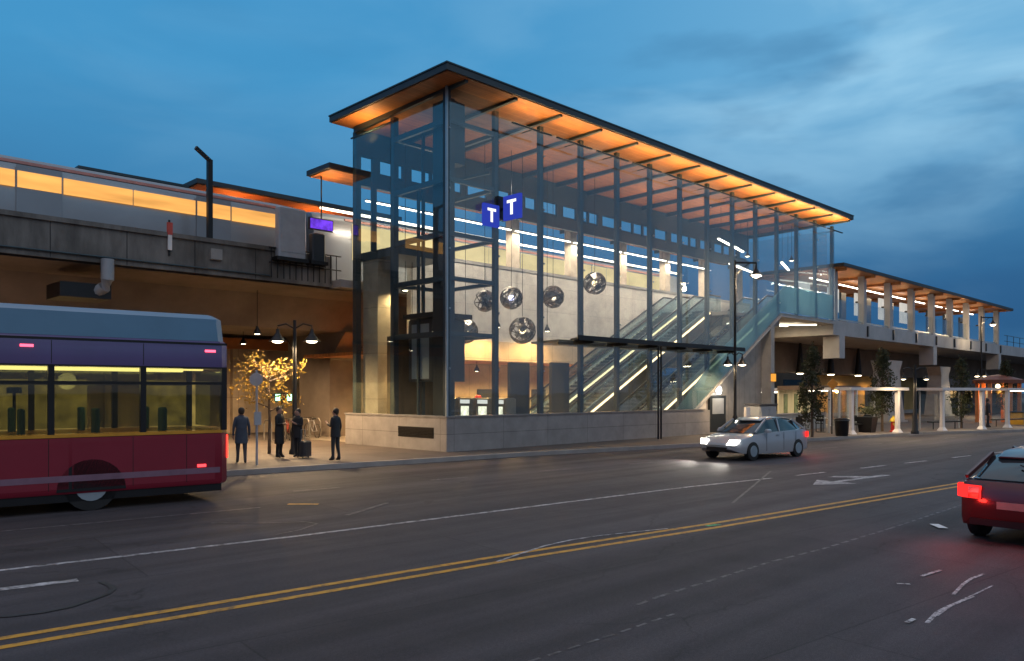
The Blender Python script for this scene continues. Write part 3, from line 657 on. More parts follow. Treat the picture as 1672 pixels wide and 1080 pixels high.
for i in range(6): pendant((6.5+3.4*i, 9.4, 3.45), 760, (1, .60, .22), ordn[i] + ' added lamp from the lift in the rear lobby row', 4.0)
for i in range(3): pendant((3.4+3.4*i, 4.5, 5.35), 470, (1, .58, .20), ordn[i] + ' added lamp from the lift in the row before the rear lobby beam', 13.3)
pendant((1.5, 4.55, 6.6), 330, (1, .72, .36), 'added pendant lamp beside the tan pier at the plaza end', 13.3)
pendant((1.9, 4.6, 3.4), 200, (1, .68, .30), 'low added pendant lamp behind the lift tower', 7.85)
pendant((27.6, 3.2, 11.0), 420, SOFTW, 'added pendant lamp over the head of the escalators', 13.3)
pendant((31.2, 2.0, 11.0), 300, SOFTW, 'added pendant lamp near the far end wall of the hall', 13.3)
add_light('under_landing_light', 'AREA', (29.4, 2.2, 6.68), 260, WARM, sx=4.5, sy=1.8)

# ================================================================== PLATFORM CANOPY (rear) and right-hand shelter
pc = thing('platform_canopy', 'low timber lined canopy behind the hall over the platform', 'canopy', (16, 7.4, 7.07))
r1 = MB().box(-1.1, UE, 6.26, 8.1, 11.62, 11.84).build('roof', M['fascia'], pc)
MB().box(-1.0, UE-.1, 6.3, 8.02, 11.58, 11.618).build('soffit', M['wood'], r1)
for k in range(7):
    MB().box(5.6+4.6*k, 6.15+4.6*k, 7.0, 7.45, 7.07, 11.56).build('column', mat('warm_column', (.50, .42, .34), .7), pc)
    MB().box(5.8+4.6*k, 5.95+4.6*k, 6.3, 8.0, 11.38, 11.58).build('canopy_beam', M['steel'], pc)
add_light('canopy_uplight', 'SPOT', (-.6, 7.2, 10.6), 130, (1.0, .55, .18), .06, (PI, 0, 0), rad(150), .9)
for i in range(5): add_light('canopy_uplight', 'SPOT', (5+5.2*i, 7.6, 9.6), 170, (1.0, .66, .44), .06, (PI, 0, 0), rad(150), .9)

ps = thing('platform_shelter', 'long open platform shelter with timber soffit and pale columns beyond the hall', 'shelter', (54, 2.5, 7.1))
r2 = MB().box(UE+.3, 74.6, -.6, 6.2, 10.62, 10.84).build('roof', M['fascia'], ps)
MB().box(UE+.36, 74.5, -.54, 6.14, 10.58, 10.618).build('soffit', M['wood'], r2)
COLS = [33.9, 38.75, 43.6, 48.45, 53.2, 57.9, 62.6, 67.4, 72.4]
for k, u in enumerate(COLS):
    MB().box(u-.22, u+.22, .18, .62, 7.12, 10.55).build('column', M['platform_conc'], ps)
    MB().bar((u, -.5, 10.48), (u, 6.1, 10.48), .14, .18).build('roof_beam', M['wood'], r2)
    if k < 8:
        MB().box(u+.23, COLS[k+1]-.23, .36, .38, 7.3, 8.6).build('glass_screen', M['glass_plain'], ps)
        MB().box(u+.23, COLS[k+1]-.23, .34, .40, 7.2, 7.3).build('screen_rail', M['steel_light'], ps)
        if k < 5: MB().box(u+.4, u+2.2, 3.0, 3.12, 8.35, 10.1).build('white_panel', emit('backlit_white_panel', (1, .95, .86), .62, .12, 1.5), ps)
        MB().box(u+2.6, u+3.5, 3.0, 3.2, 7.1, 9.9).build('dark_panel', M['darkpanel'], ps)
        MB().box(u+.5, u+4.0, 2.2, 2.3, 10.2, 10.26).build('linear_light', M['tube'], ps)
        add_light('shelter_light', 'AREA', (u+2.3, 2.25, 10.18), 90, (1.0, .74, .46), sx=3.4, sy=.09)
        add_light('shelter_fill_light', 'SPOT', (u+.35, .9, 8.9), 130, (1.0, .60, .24), .05, (PI, 0, 0), rad(150), .9)  # fill spot added to brighten the shelter soffit
        MB().box(u+.22, u+.42, .62, .98, 8.74, 8.86).build('added_uplight', M['dark'], ps)  # small box made up to carry that fill spot
pf = thing('station_platform', 'raised concrete platform edge running away to the right of the hall', 'platform', (54, 3, 4))
MB().box(UE+.12, 150, .05, 8.3, 6.12, 7.10).build('edge_beam', M['platform_conc'], pf)
MB().box(-.5, UE+.1, 6.36, 8.3, 6.75, 7.07).build('platform_slab', M['concrete'], pf)
for u in (34.35, 52.8, 72.0, 90.5): MB().box(u-.43, u+.43, -.02, 1.1, 4.6, 6.115).build('cross_beam', M['platform_conc'], pf)
for k, u in enumerate(COLS[1:]): MB().box(u-.09, u+.09, -.06, .045, 6.25, 7.0).build('column_foot', M['darkpanel'], pf)
pr = MB()
for k in range(28): pr.tube([(76+2.5*k, .3, 7.1), (76+2.5*k, .3, 8.2)], .03, 5)
for z in (7.6, 8.2): pr.tube([(75, .3, z), (146, .3, z)], .03, 5)
pr.build('railing', M['dark'], pf)

# ================================================================== VIADUCT
vd = thing('viaduct', 'stained concrete railway viaduct passing behind the station', 'viaduct', (0, 11, .15))
prof = [(7.0, 7.06), (7.0, 6.86), (9.3, 6.55), (10.3, 5.20), (15.2, 5.20), (16.2, 6.55), (18.5, 6.86), (18.5, 7.06)]
MB().prism_yz([(y, min(z, 6.70)) for y, z in prof], -110, 170).build('girder', M['soffit_concrete'], vd)
MB().prism_yz([(6.95, 6.78), (7.25, 6.74), (7.25, 8.05), (7.05, 8.12), (6.95, 8.06)], -110, -.55).build('parapet', M['concrete_dark'], vd)
MB().prism_yz([(6.86, 7.98), (7.3, 7.98), (7.3, 8.14), (6.86, 8.14)], -110, -3.2).build('coping', M['concrete_dark'], vd)
MB().box(-110, 170, 18.2, 18.5, 6.7, 8.1).build('parapet', M['concrete_dark'], vd)
for u in (-52, -27, 3.0, 40.5, 66, 92): MB().prism_yz([(11.3, .15), (14.2, .15), (14.2, 3.9), (15.6, 5.19), (9.9, 5.19), (11.3, 3.9)], u-1.0, u+1.0).build('pier', M['soffit_concrete'], vd)
MB().box(26.2, 150, 6.0, 6.6, 3.8, 6.1).build('lower_beam', M['soffit_concrete'], vd)
for v in (8.9, 10.4): MB().box(-110, 170, v-.05, v+.05, 6.72, 6.86).build('rail', M['steel'], vd)

pj = M['dark']
for k in range(16): MB().box(-40+2.4*k-.012, -40+2.4*k+.012, 6.943, 6.952, 6.80, 7.97).build('parapet_joint', pj, vd)
MB().tube([(-60, 6.90, 6.98), (-3.4, 6.90, 6.98)], .035, 6).build('conduit', M['steel'], vd)
# duct and box under the deck at the left
db = thing('drain_duct', 'pale steel downpipe bent into a dark box under the viaduct edge', 'pipe', (-9.6, 6.95, 5.5))
MB().tube([(-9.5, 6.75, 6.9), (-9.5, 6.75, 6.2), (-9.55, 6.9, 5.95), (-9.8, 7.3, 5.72)], .21, 10).build('pipe', M['grey'], db, True)
MB().box(-10.9, -9.3, 7.0, 8.6, 5.55, 6.05).build('box', M['dark'], db)
# mast and signals on the parapet
ms = thing('overhead_mast', 'slim dark mast with a short bent arm on the viaduct parapet', 'mast', (-5.63, 7.1, 8.1))
MB().box(-5.72, -5.54, 7.35, 7.53, 7.6, 11.25).build('pole', M['dark'], ms); MB().bar((-5.63, 7.4, 11.2), (-6.25, 7.25, 11.55), .10, .14).build('arm', M['dark'], ms)
MB().box(-5.85, -5.41, 6.80, 6.95, 7.35, 7.75).build('base_bracket', M['concrete'], ms)
sg = thing('rail_signal', 'small signal with red and white blades on the viaduct edge', 'signal', (-7.35, 7.0, 7.6))
MB().box(-7.42, -7.28, 6.84, 6.92, 7.5, 8.05).build('white_blade', M['white'], sg); MB().box(-7.44, -7.26, 6.83, 6.93, 8.05, 8.5).build('red_blade', mat('red_blade', (.55, .07, .05), .5), sg)
MB().box(-7.38, -7.32, 6.90, 6.95, 7.3, 8.6).build('bracket', M['dark'], sg)
for (u0, u1, z1, nm, lab, mm) in ((-3.2, -2.0, 9.75, 'equipment_cabinet', 'tall pale grey cabinet at the viaduct end', 'grey'), (-1.7, -1.1, 8.9, 'equipment_cabinet', 'low dark cabinet between the pale cabinet and the hall', 'darkpanel')):
    t = thing(nm, lab, 'cabinet', ((u0+u1)/2, 7.1, 7.9)); MB().bev(u0, u1, 6.55, 6.93, 7.75, z1, .05).build('body', M[mm], t); MB().box(u0+.08, u1-.08, 6.535, 6.549, 7.95, z1-.2).build('door', M[mm], t); MB().box(u0-.1, u1+.1, 6.5, 6.95, 7.6, 7.745).build('shelf', M['dark'], t)
er = thing('end_railing', 'dark railing with uprights at the end of the viaduct walkway', 'railing', (-.6, 6.8, 7.2))
rr = MB()
for k in range(12): rr.tube([(-3.4+.27*k, 6.80, 6.9), (-3.4+.27*k, 6.80, 8.1)], .02, 5)
rr.build('uprights', M['dark'], er)
for z in (7.5, 8.1): MB().tube([(-3.5, 6.8, z), (-.2, 6.8, z)], .03, 6).build('rail', M['dark'], er)
dp = thing('platform_display', 'violet lit display hanging at the end of the platform', 'display', (-.6, 7.6, 9.6))
MB().box(-1.3, -.15, 7.5, 7.62, 9.25, 9.75).build('case', M['dark'], dp); MB().box(-1.26, -.19, 7.485, 7.499, 9.29, 9.71).build('screen', emit('violet_screen', (.16, .05, .75), 1.1, .5, 3), dp); MB().tube([(-.7, 7.56, 9.75), (-.7, 7.56, 11.6)], .03, 5).build('hanger', M['dark'], dp)
# the walkway slab end and cantilever brackets
# ---- train
tr = thing('light_rail_train', 'pale grey light rail train with amber lit windows on the viaduct', 'train', (-16, 9.8, 6.86))
tb_m = mat('train_body_grey', (.30, .32, .35), .35, .3, .06, .6, coat=.3); tw = emit('train_window_glow', (1.0, .47, .12), 1.1, .28, 1.4, (.22, 1, 1.6)); ty = emit('train_lit_glazing', (1.0, .78, .38), 1.05, .2, .8, (.5, 1, 1))
def railcar(u0, u1, lit_station):
    n0 = (8.55, 11.15)
    body = MB()
    pr_ = [(8.62, 7.1), (8.52, 7.4), (8.50, 9.0), (8.56, 10.0), (8.80, 10.36), (9.2, 10.46), (10.5, 10.46), (10.9, 10.36), (11.14, 10.0), (11.2, 9.0), (11.18, 7.4), (11.08, 7.1)]
    def ring(u, f): return [(u, 9.85 + (y-9.85)*f, 7.1 + (z-7.1)*(.9+.1*f)) for y, z in pr_]
    body.loft([ring(u0, .82), ring(u0+.5, .95), ring(u0+1.4, 1), ring(u1-1.4, 1), ring(u1-.5, .95), ring(u1, .82)])
    b = body.build('car_body', tb_m, tr, True)
    z0, z1 = (8.35, 10.0) if lit_station else (9.28, 9.84)
    m_ = ty if lit_station else tw
    u = u0 + 1.8; k = 0
    while u < u1 - 3.0:
        w = 2.3
        if k % 3 == 2:
            d = MB().box(u, u+1.4, 8.462, 8.485, 7.25, 10.05).build('door', mat('train_door', (.26, .28, .31), .35, .3, .05, 1) if k == 2 else bpy.data.materials.get('train_door') or tb_m, b)
            MB().box(u+.03, u+1.37, 8.444, 8.458, z0, z1).build('door_window', m_, d); w = 1.4
        else: MB().box(u, u+w, 8.455, 8.480, z0, z1).build('window', m_, b)
        u += w + .045; k += 1
    MB().box(u0+1.5, u1-1.5, 8.60, 8.68, 10.12, 10.22).build('roof_line_stripe', mat('rose_stripe', (.55, .25, .22), .4), b)
    MB().box(u0+4, u0+8, 9.1, 10.6, 10.46, 10.56).build('roof_unit', M['steel'], b); MB().box(u1-9, u1-5, 9.1, 10.6, 10.46, 10.56).build('roof_unit', M['steel'], b)
    for uu in (u0+3.5, (u0+u1)/2, u1-3.5):
        MB().box(uu-1.3, uu+1.3, 8.75, 10.95, 6.95, 7.3).build('bogie', M['dark'], b)
railcar(-60.2, -31.0, False); railcar(-30.6, -.75, False)
railcar(-.35, 28.5, True)
MB().box(-.2, 28, 8.44, 8.52, 10.42, 10.52).build('cant_rail_light', emit('cant_light', (1, .9, .7), 4), tr)
far = thing('far_platform_canopy', 'timber soffit canopy glimpsed beyond the train roof', 'canopy', (3, 16.5, 7.1))
MB().box(-3.0, 9.0, 14.9, 17.4, 12.28, 12.5).build('roof', M['fascia'], far); MB().box(-2.9, 8.9, 15.0, 17.3, 12.24, 12.279).build('soffit', M['wood'], far)
for u in (-1.5, 2.5, 6.5): MB().box(u-.15, u+.15, 16.5, 16.8, 6.72, 12.24).build('column', M['steel'], far)
for u in (-.6, 4): add_light('far_canopy_light', 'SPOT', (u, 16.0, 10.8), 260, (1, .36, .08), .05, (PI, 0, 0), rad(155), .9)

# ================================================================== UNDER THE VIADUCT, LEFT
lw2 = thing('plaza_rear_wall', 'tan lit wall with pilasters under the viaduct behind the plaza', 'wall', (-8, 17.5, .15))
MB().box(-40, 5.4, 17.6, 17.9, .15, 5.2).build('wall', M['tanwall'], lw2)
MB().box(-40, 5.4, 17.65, 17.9, 5.2, 6.6).build('upper_wall', M['concrete_dark'], lw2)
for u in (-14, -6, .2): MB().box(u-.3, u+.3, 17.3, 17.595, .15, 5.2).build('pilaster', M['tanwall'], lw2)
for (a, b) in ((-10.5, -7.0), (-4.6, -1.2)): MB().box(a, b, 17.57, 17.598, .6, 2.9).build('lit_window', emit('plaza_window', (1, .66, .24), .55, .5, 1.4), lw2)
MB().box(-40, 3, 17.2, 17.59, 4.6, 5.15).build('cornice', M['wood'], lw2)
pl1 = thing('lit_pillar', 'narrow brightly lit pillar at the corner of the plaza wall', 'pillar', (4.57, 15.2, .15)); MB().box(4.35, 4.8, 15.0, 15.45, .15, 5.15).build('shaft', mat('pale_plaster', (.62, .48, .34), .7), pl1); MB().box(4.28, 4.87, 14.93, 15.52, .15, .5).build('base', M['concrete'], pl1)
for p, l in (((-8, 12.5, 4.6), 'added lamp under the viaduct above the plaza, furthest left'), ((-1.5, 13.2, 4.6), 'added lamp under the viaduct above the bicycle hoops'), ((2.4, 9.4, 4.4), 'added lamp under the viaduct beside the hall corner'), ((-3.4, 8.0, 4.7), 'added lamp hanging from the viaduct edge beside the hall corner post')): pendant(p, 1700 if p[1] == 8.0 else 250, (1, .64, .32), l, 5.2 if p[1] > 9.5 else 6.5)
add_light('girder_fill_light', 'SPOT', (-13, 8.0, 2.6), 85, (1, .60, .36), .05, (PI, rad(18), 0), rad(110), .9)  # fill spot added to warm the underside of the girder
ua = thing('added_floodlight', 'added amber floodlight on a short post under the viaduct', 'floodlight', (-12, 8.0, .15)); MB().tube([(-12, 8.0, .15), (-12, 8.0, 2.3)], .05, 6).build('post', M['dark'], ua); MB().bev(-12.2, -11.8, 7.85, 8.15, 2.3, 2.5, .03).build('housing', M['dark'], ua)  # post and housing made up to go with the girder fill
gl = thing('go_signal', 'pair of small green signal lights over the gates under the viaduct', 'signal', (-1.6, 9.4, 2.2))
MB().box(-2.0, -1.0, 9.42, 9.55, 1.9, 2.3).build('case', M['dark'], gl)
for u in (-1.85, -1.3): MB().box(u, u+.22, 9.40, 9.415, 1.96, 2.24).build('lens', emit('green_lens', (.35, 1, .55), 4), gl)
MB().tube([(-1.5, 9.5, .15), (-1.5, 9.5, 1.9)], .05, 6).build('pole', M['dark'], gl)
# bicycle racks: hoops and a few bikes
rk_m = mat('galvanised', (.40, .38, .34), .35, .8, .1, 4)
def rack_builder():
    t = thing('bicycle_rack', 'steel bicycle hoop stand', 'bike rack', (0, 0, .15), group='bike hoops under the viaduct edge')
    LOCAL[0] = False
    m = MB(); m.tube([(0, -.35, 0), (0, -.35, .75), (0, -.22, .92), (0, .22, .92), (0, .35, .75), (0, .35, 0)], .032, 8); m.build('hoop', rk_m, t, True)
    MB().box(-.07, .07, -.42, -.28, 0, .015).build('foot_plate', rk_m, t); MB().box(-.07, .07, .28, .42, 0, .015).build('foot_plate', rk_m, t)
    LOCAL[0] = True; return t
rk = rack_builder(); pos = [(-1.6+.75*k, 10.6+.25*k) for k in range(6)]
for k, (u, v) in enumerate(pos):
    lab = 'steel bicycle hoop, ' + ['nearest the green signals', 'second from the green signals', 'third from the green signals', 'fourth from the green signals', 'fifth from the green signals', 'closest to the hall'][k]
    if k == 0: rk.location = (u, v, .15); rk['label'] = lab
    else: dup_at(rk, (u, v, .15), .2, lab)
def bicycle(loc, rz, label, c):
    t = thing('bicycle', label, 'bicycle', loc, rz, 'bicycles left in the rack')
    LOCAL[0] = False; fm = mat('bike_frame', c, .35)
    for x in (-.52, .52):
        w = MB(); w.tube([(x+.33*math.cos(a), 0, .34+.33*math.sin(a)) for a in [2*PI*i/18 for i in range(19)]], .018, 5, caps=False)
        for i in range(6): w.tube([(x, 0, .34), (x+.32*math.cos(PI*i/3), 0, .34+.32*math.sin(PI*i/3))], .004, 3)
        w.build('wheel', M['dark'], t)
    f = MB()
    for a, b in (((-.52,0,.34),(-.05,0,.30)), ((-.52,0,.34),(-.18,0,.80)), ((-.05,0,.30),(-.2,0,.88)), ((-.05,0,.30),(.36,0,.78)), ((-.18,0,.80),(.36,0,.82)), ((.34,0,.92),(.52,0,.34))): f.tube([a, b], .017, 6)
    f.build('frame', fm, t); MB().box(-.32, -.08, -.06, .06, .88, .93).build('saddle', M['dark'], t); MB().tube([(.33, -.26, .98), (.36, 0, .95), (.33, .26, .98)], .014, 5).build('handlebar', M['dark'], t)
    LOCAL[0] = True
bicycle((-.4, 11.0, .15), 1.2, 'bicycle with a dull red frame in the plaza rack', (.25, .03, .02)); bicycle((1.1, 11.4, .15), 1.5, 'bicycle with a pale frame in the plaza rack', (.4, .4, .42))

# ================================================================== STREET LAMPS
def bell(mbm, c, s=1.0):
    x, y, z = c
    mbm.lathe(x, y, [(.05*s, z+.42*s), (.06*s, z+.30*s), (.10*s, z+.24*s), (.14*s, z+.18*s), (.24*s, z+.05*s), (.30*s, z), (.28*s, z+.0), (.20*s, z+.06*s)], 14)
def lamp_lower(t, z, span=.36, s=1.0, arm_rz=0):
    for sg in (-1, 1):
        d = Vector((math.cos(arm_rz), math.sin(arm_rz), 0)) * span * sg
        h = MB(); h.tube([(0, 0, z+.45), (d.x*.5, d.y*.5, z+.62), (d.x, d.y, z+.55), (d.x, d.y, z+.38)], .03, 6); bell(h, (d.x, d.y, z), s)
        L = h.build('lamp_head', M['dark'], t, True)
        MB().lathe(d.x, d.y, [(.0, z-.06*s), (.14*s, z-.035*s), (.21*s, z+.03*s), (.0, z+.04*s)], 12).build('lens', M['lens'], L)
def street_lamp(loc, label, tall=True, zl=3.75, arm=1.1, s=1.0, power=120, rz=0, base_h=.9, zt=9.05):
    t = thing('street_lamp', label, 'street lamp', loc, rz, 'black bell shaded street lamps')
    LOCAL[0] = False; zl -= loc[2]; zt -= loc[2]
    top = zt if tall else zl+.75
    p = MB(); p.lathe(0, 0, [(.20, 0), (.20, .12), (.15, .2), (.13, base_h), (.085, base_h+.12), (.075, 3.0), (.055, top)], 10, caps=True); p.build('pole', M['dark'], t, True)
    lamp_lower(t, zl, .38*s if tall else .60, s)
    if tall:
        h = MB(); h.bar((0, 0, top-.12), (arm, 0, top-.12), .06, .09); h.tube([(0, 0, top-.75), (.45, 0, top-.35), (.75, 0, top-.14)], .02, 5); h.tube([(arm, 0, top-.1), (arm, 0, top-.3)], .04, 6); bell(h, (arm, 0, top-.75), 1.1)
        a = h.build('arm', M['dark'], t, True); MB().lathe(arm, 0, [(.0, top-.90), (.15, top-.84), (.23, top-.72), (.0, top-.70)], 12).build('lens', M['lens'], a)
    LOCAL[0] = True
    c, s_ = math.cos(rz), math.sin(rz)
    if tall: add_light('street_lamp_light', 'POINT', (loc[0]+arm*c, loc[1]+arm*s_, loc[2]+top-1.05), power, WARM, .12)
    for sg in (-1, 1): add_light('street_lamp_light', 'SPOT', (loc[0]+sg*c*(.38*s if tall else .6), loc[1]+sg*s_*(.38*s if tall else .6), loc[2]+zl-.09), power*.7, WARM, .07, (0, 0, 0), rad(170), .5)
    return t
street_lamp((17.75, -1.55, .15), 'tall black street lamp in front of the stair flank of the hall', rz=rad(-40), power=420, zl=3.72)
street_lamp((60.1, -1.5, .15), 'tall black street lamp before the far end of the platform shelter', rz=rad(-40), power=420, zl=3.72)
street_lamp((-4.55, 2.9, .15), 'black twin street lamp beside the yellow leaved tree', tall=False, zl=4.12, power=900, rz=rad(-44), s=1.05)
street_lamp((25.4, -7.6, .15), 'short black twin lamp between the white shelters', tall=False, zl=3.0, s=.62, power=200, rz=rad(-44))

# ================================================================== TREES
def leaf_mat(name, c, var=.5):
    m, t, out = new_mat(name)
    p = t.nodes.new('ShaderNodeBsdfPrincipled'); p.inputs['Roughness'].default_value = .6
    g = t.nodes.new('ShaderNodeTexCoord'); n = t.nodes.new('ShaderNodeTexNoise'); t.links.new(g.outputs['Object'], n.inputs['Vector']); n.inputs['Scale'].default_value = 2.6; n.inputs['Detail'].default_value = 4
    mr = t.nodes.new('ShaderNodeMapRange'); t.links.new(n.outputs[0], mr.inputs[0]); mr.inputs[1].default_value = .3; mr.inputs[2].default_value = .7; mr.inputs[3].default_value = 1-var; mr.inputs[4].default_value = 1+var
    v = t.nodes.new('ShaderNodeVectorMath'); v.operation = 'SCALE'; v.inputs[0].default_value = c; t.links.new(mr.outputs[0], v.inputs[3]); t.links.new(v.outputs[0], p.inputs['Base Color'])
    tl = t.nodes.new('ShaderNodeBsdfTranslucent'); t.links.new(v.outputs[0], tl.inputs[0])
    mx = t.nodes.new('ShaderNodeMixShader'); mx.inputs[0].default_value = .3; t.links.new(p.outputs[0], mx.inputs[1]); t.links.new(tl.outputs[0], mx.inputs[2]); t.links.new(mx.outputs[0], out.inputs[0])
    return m
M['bark'] = mat('bark', (.10, .07, .05), .85, 0, .3, 6, .4)
def leaves(rng, pts, size):
    m = MB()
    for p in pts:
        d = Vector((rng.gauss(0,1), rng.gauss(0,1), rng.gauss(0,.7))).normalized(); a = d.orthogonal().normalized(); b = d.cross(a); an = rng.uniform(0, 2*PI)
        a, b = a*math.cos(an)+b*math.sin(an), b*math.cos(an)-a*math.sin(an); s = size*rng.uniform(.6, 1.3); p = Vector(p)
        m.add([tuple(p-a*s), tuple(p-b*s*.45+d*s*.12), tuple(p+a*s), tuple(p+b*s*.45+d*s*.12)], [(0, 1, 2, 3)])
    return m
def columnar(seed, label, h=4.2, w=.55, z0=.85, n=2600):
    rng = random.Random(seed); t = thing('columnar_tree', label, 'tree', (0, 0, .15), group='narrow upright street trees')
    LOCAL[0] = False
    tk = MB(); tk.tube([(0, 0, 0), (.02, 0, h*.3), (-.02, .02, h*.6), (0, 0, h*.9)], [.075, .06, .04, .012], 7)
    limbs = []
    for k in range(16):
        a = rng.uniform(0, 2*PI); zb = z0*.7 + (h*.72-z0*.7)*rng.random(); q = Vector((math.cos(a), math.sin(a), 0)); L = w*rng.uniform(.6, 1.0)
        tk.tube([(0, 0, zb), tuple(q*L*.5 + Vector((0, 0, zb+.3))), tuple(q*L*.8 + Vector((0, 0, zb+.75)))], [.028, .018, .006], 5); limbs.append((q*L*.7, zb+.6))
    tk.build('trunk', M['bark'], t, True)
    pts = []
    cl = [(rng.uniform(0, 2*PI), rng.random(), rng.random()**.5) for _ in range(70)]
    while len(pts) < n:
        a, fz, fr = rng.choice(cl); z = z0 + (h-z0)*fz; R = w*(math.sin(PI*min(1, (.10+.90*fz)))**.55)*(1 - .45*fz)*1.15
        c = Vector((math.cos(a)*R*fr, math.sin(a)*R*fr, z)); pts.append(c + Vector((rng.gauss(0,.10), rng.gauss(0,.10), rng.gauss(0,.17))))
    leaves(rng, pts, .075).build('crown', M['leaf_dark'], t)
    LOCAL[0] = True; return t
M['leaf_dark'] = leaf_mat('dark_green_leaves', (.036, .042, .016))
t1 = columnar(3, 'narrow dark tree standing beside the grey utility box', 4.25, .62); t1.location = (18.7, -5.15, .15)
for k, (u, v, sc, rz, lab) in enumerate(((26.9, -5.4, 1.04, 1.3, 'narrow dark tree behind the first white shelter'), (34.2, -7.3, .95, 2.5, 'narrow dark tree behind the second white shelter'), (46, -6.8, 1.0, 4.0, 'narrow dark tree furthest along the pavement'))):
    dup_at(t1, (u, v, .15), rz, lab, scale=sc)
M['leaf_yel'] = leaf_mat('yellow_autumn_leaves', (.42, .27, .05), .4)
def broad(seed, loc, label, h, r, n, m, size=.08, name='autumn_tree', flat=.75, group=None):
    rng = random.Random(seed); t = thing(name, label, 'tree', loc, 0, group); LOCAL[0] = False
    tk = MB(); tk.tube([(0, 0, 0), (.03, .02, h*.35), (0, .04, h*.55), (.02, 0, h*.85)], [.07*h/4, .055*h/4, .04*h/4, .01], 7); ends = []
    for k in range(14):
        a = k*2.4 + rng.uniform(-.4, .4); zb = h*(.40 + .4*rng.random()); L = r*rng.uniform(.55, 1.0); q = Vector((math.cos(a), math.sin(a), 0)); e = q*L + Vector((0, 0, zb + r*rng.uniform(.15, .6)))
        mid = q*L*.5 + Vector((0, 0, zb + .15*r)); tk.tube([(0, 0, zb), tuple(mid), tuple(e)], [.03*h/4, .02*h/4, .005], 5); ends += [e, (mid+e)/2]
        for j in range(3):
            e2 = e + Vector((rng.uniform(-.4,.4)*r, rng.uniform(-.4,.4)*r, rng.uniform(-.2,.35)*r)); tk.tube([tuple(mid.lerp(e, .6)), tuple(e2)], [.012*h/4, .004], 4); ends.append(e2)
    tk.build('trunk', M['bark'], t, True)
    if n:
        pts = []
        for i in range(n): c = rng.choice(ends); pts.append(c + Vector((rng.gauss(0,.16)*r, rng.gauss(0,.16)*r, rng.gauss(0,.13)*r)))
        leaves(rng, pts, size).build('crown', m, t)
    LOCAL[0] = True; return t
broad(5, (-5.1, 3.7, .15), 'small tree with thin yellow autumn leaves beside the twin street lamp', 3.7, 1.0, 700, M['leaf_yel'], .075)
broad(8, (-14.6, 6.2, .15), 'bare twiggy shrub rising above the bus roof', 5.7, .8, 0, None, name='bare_tree')

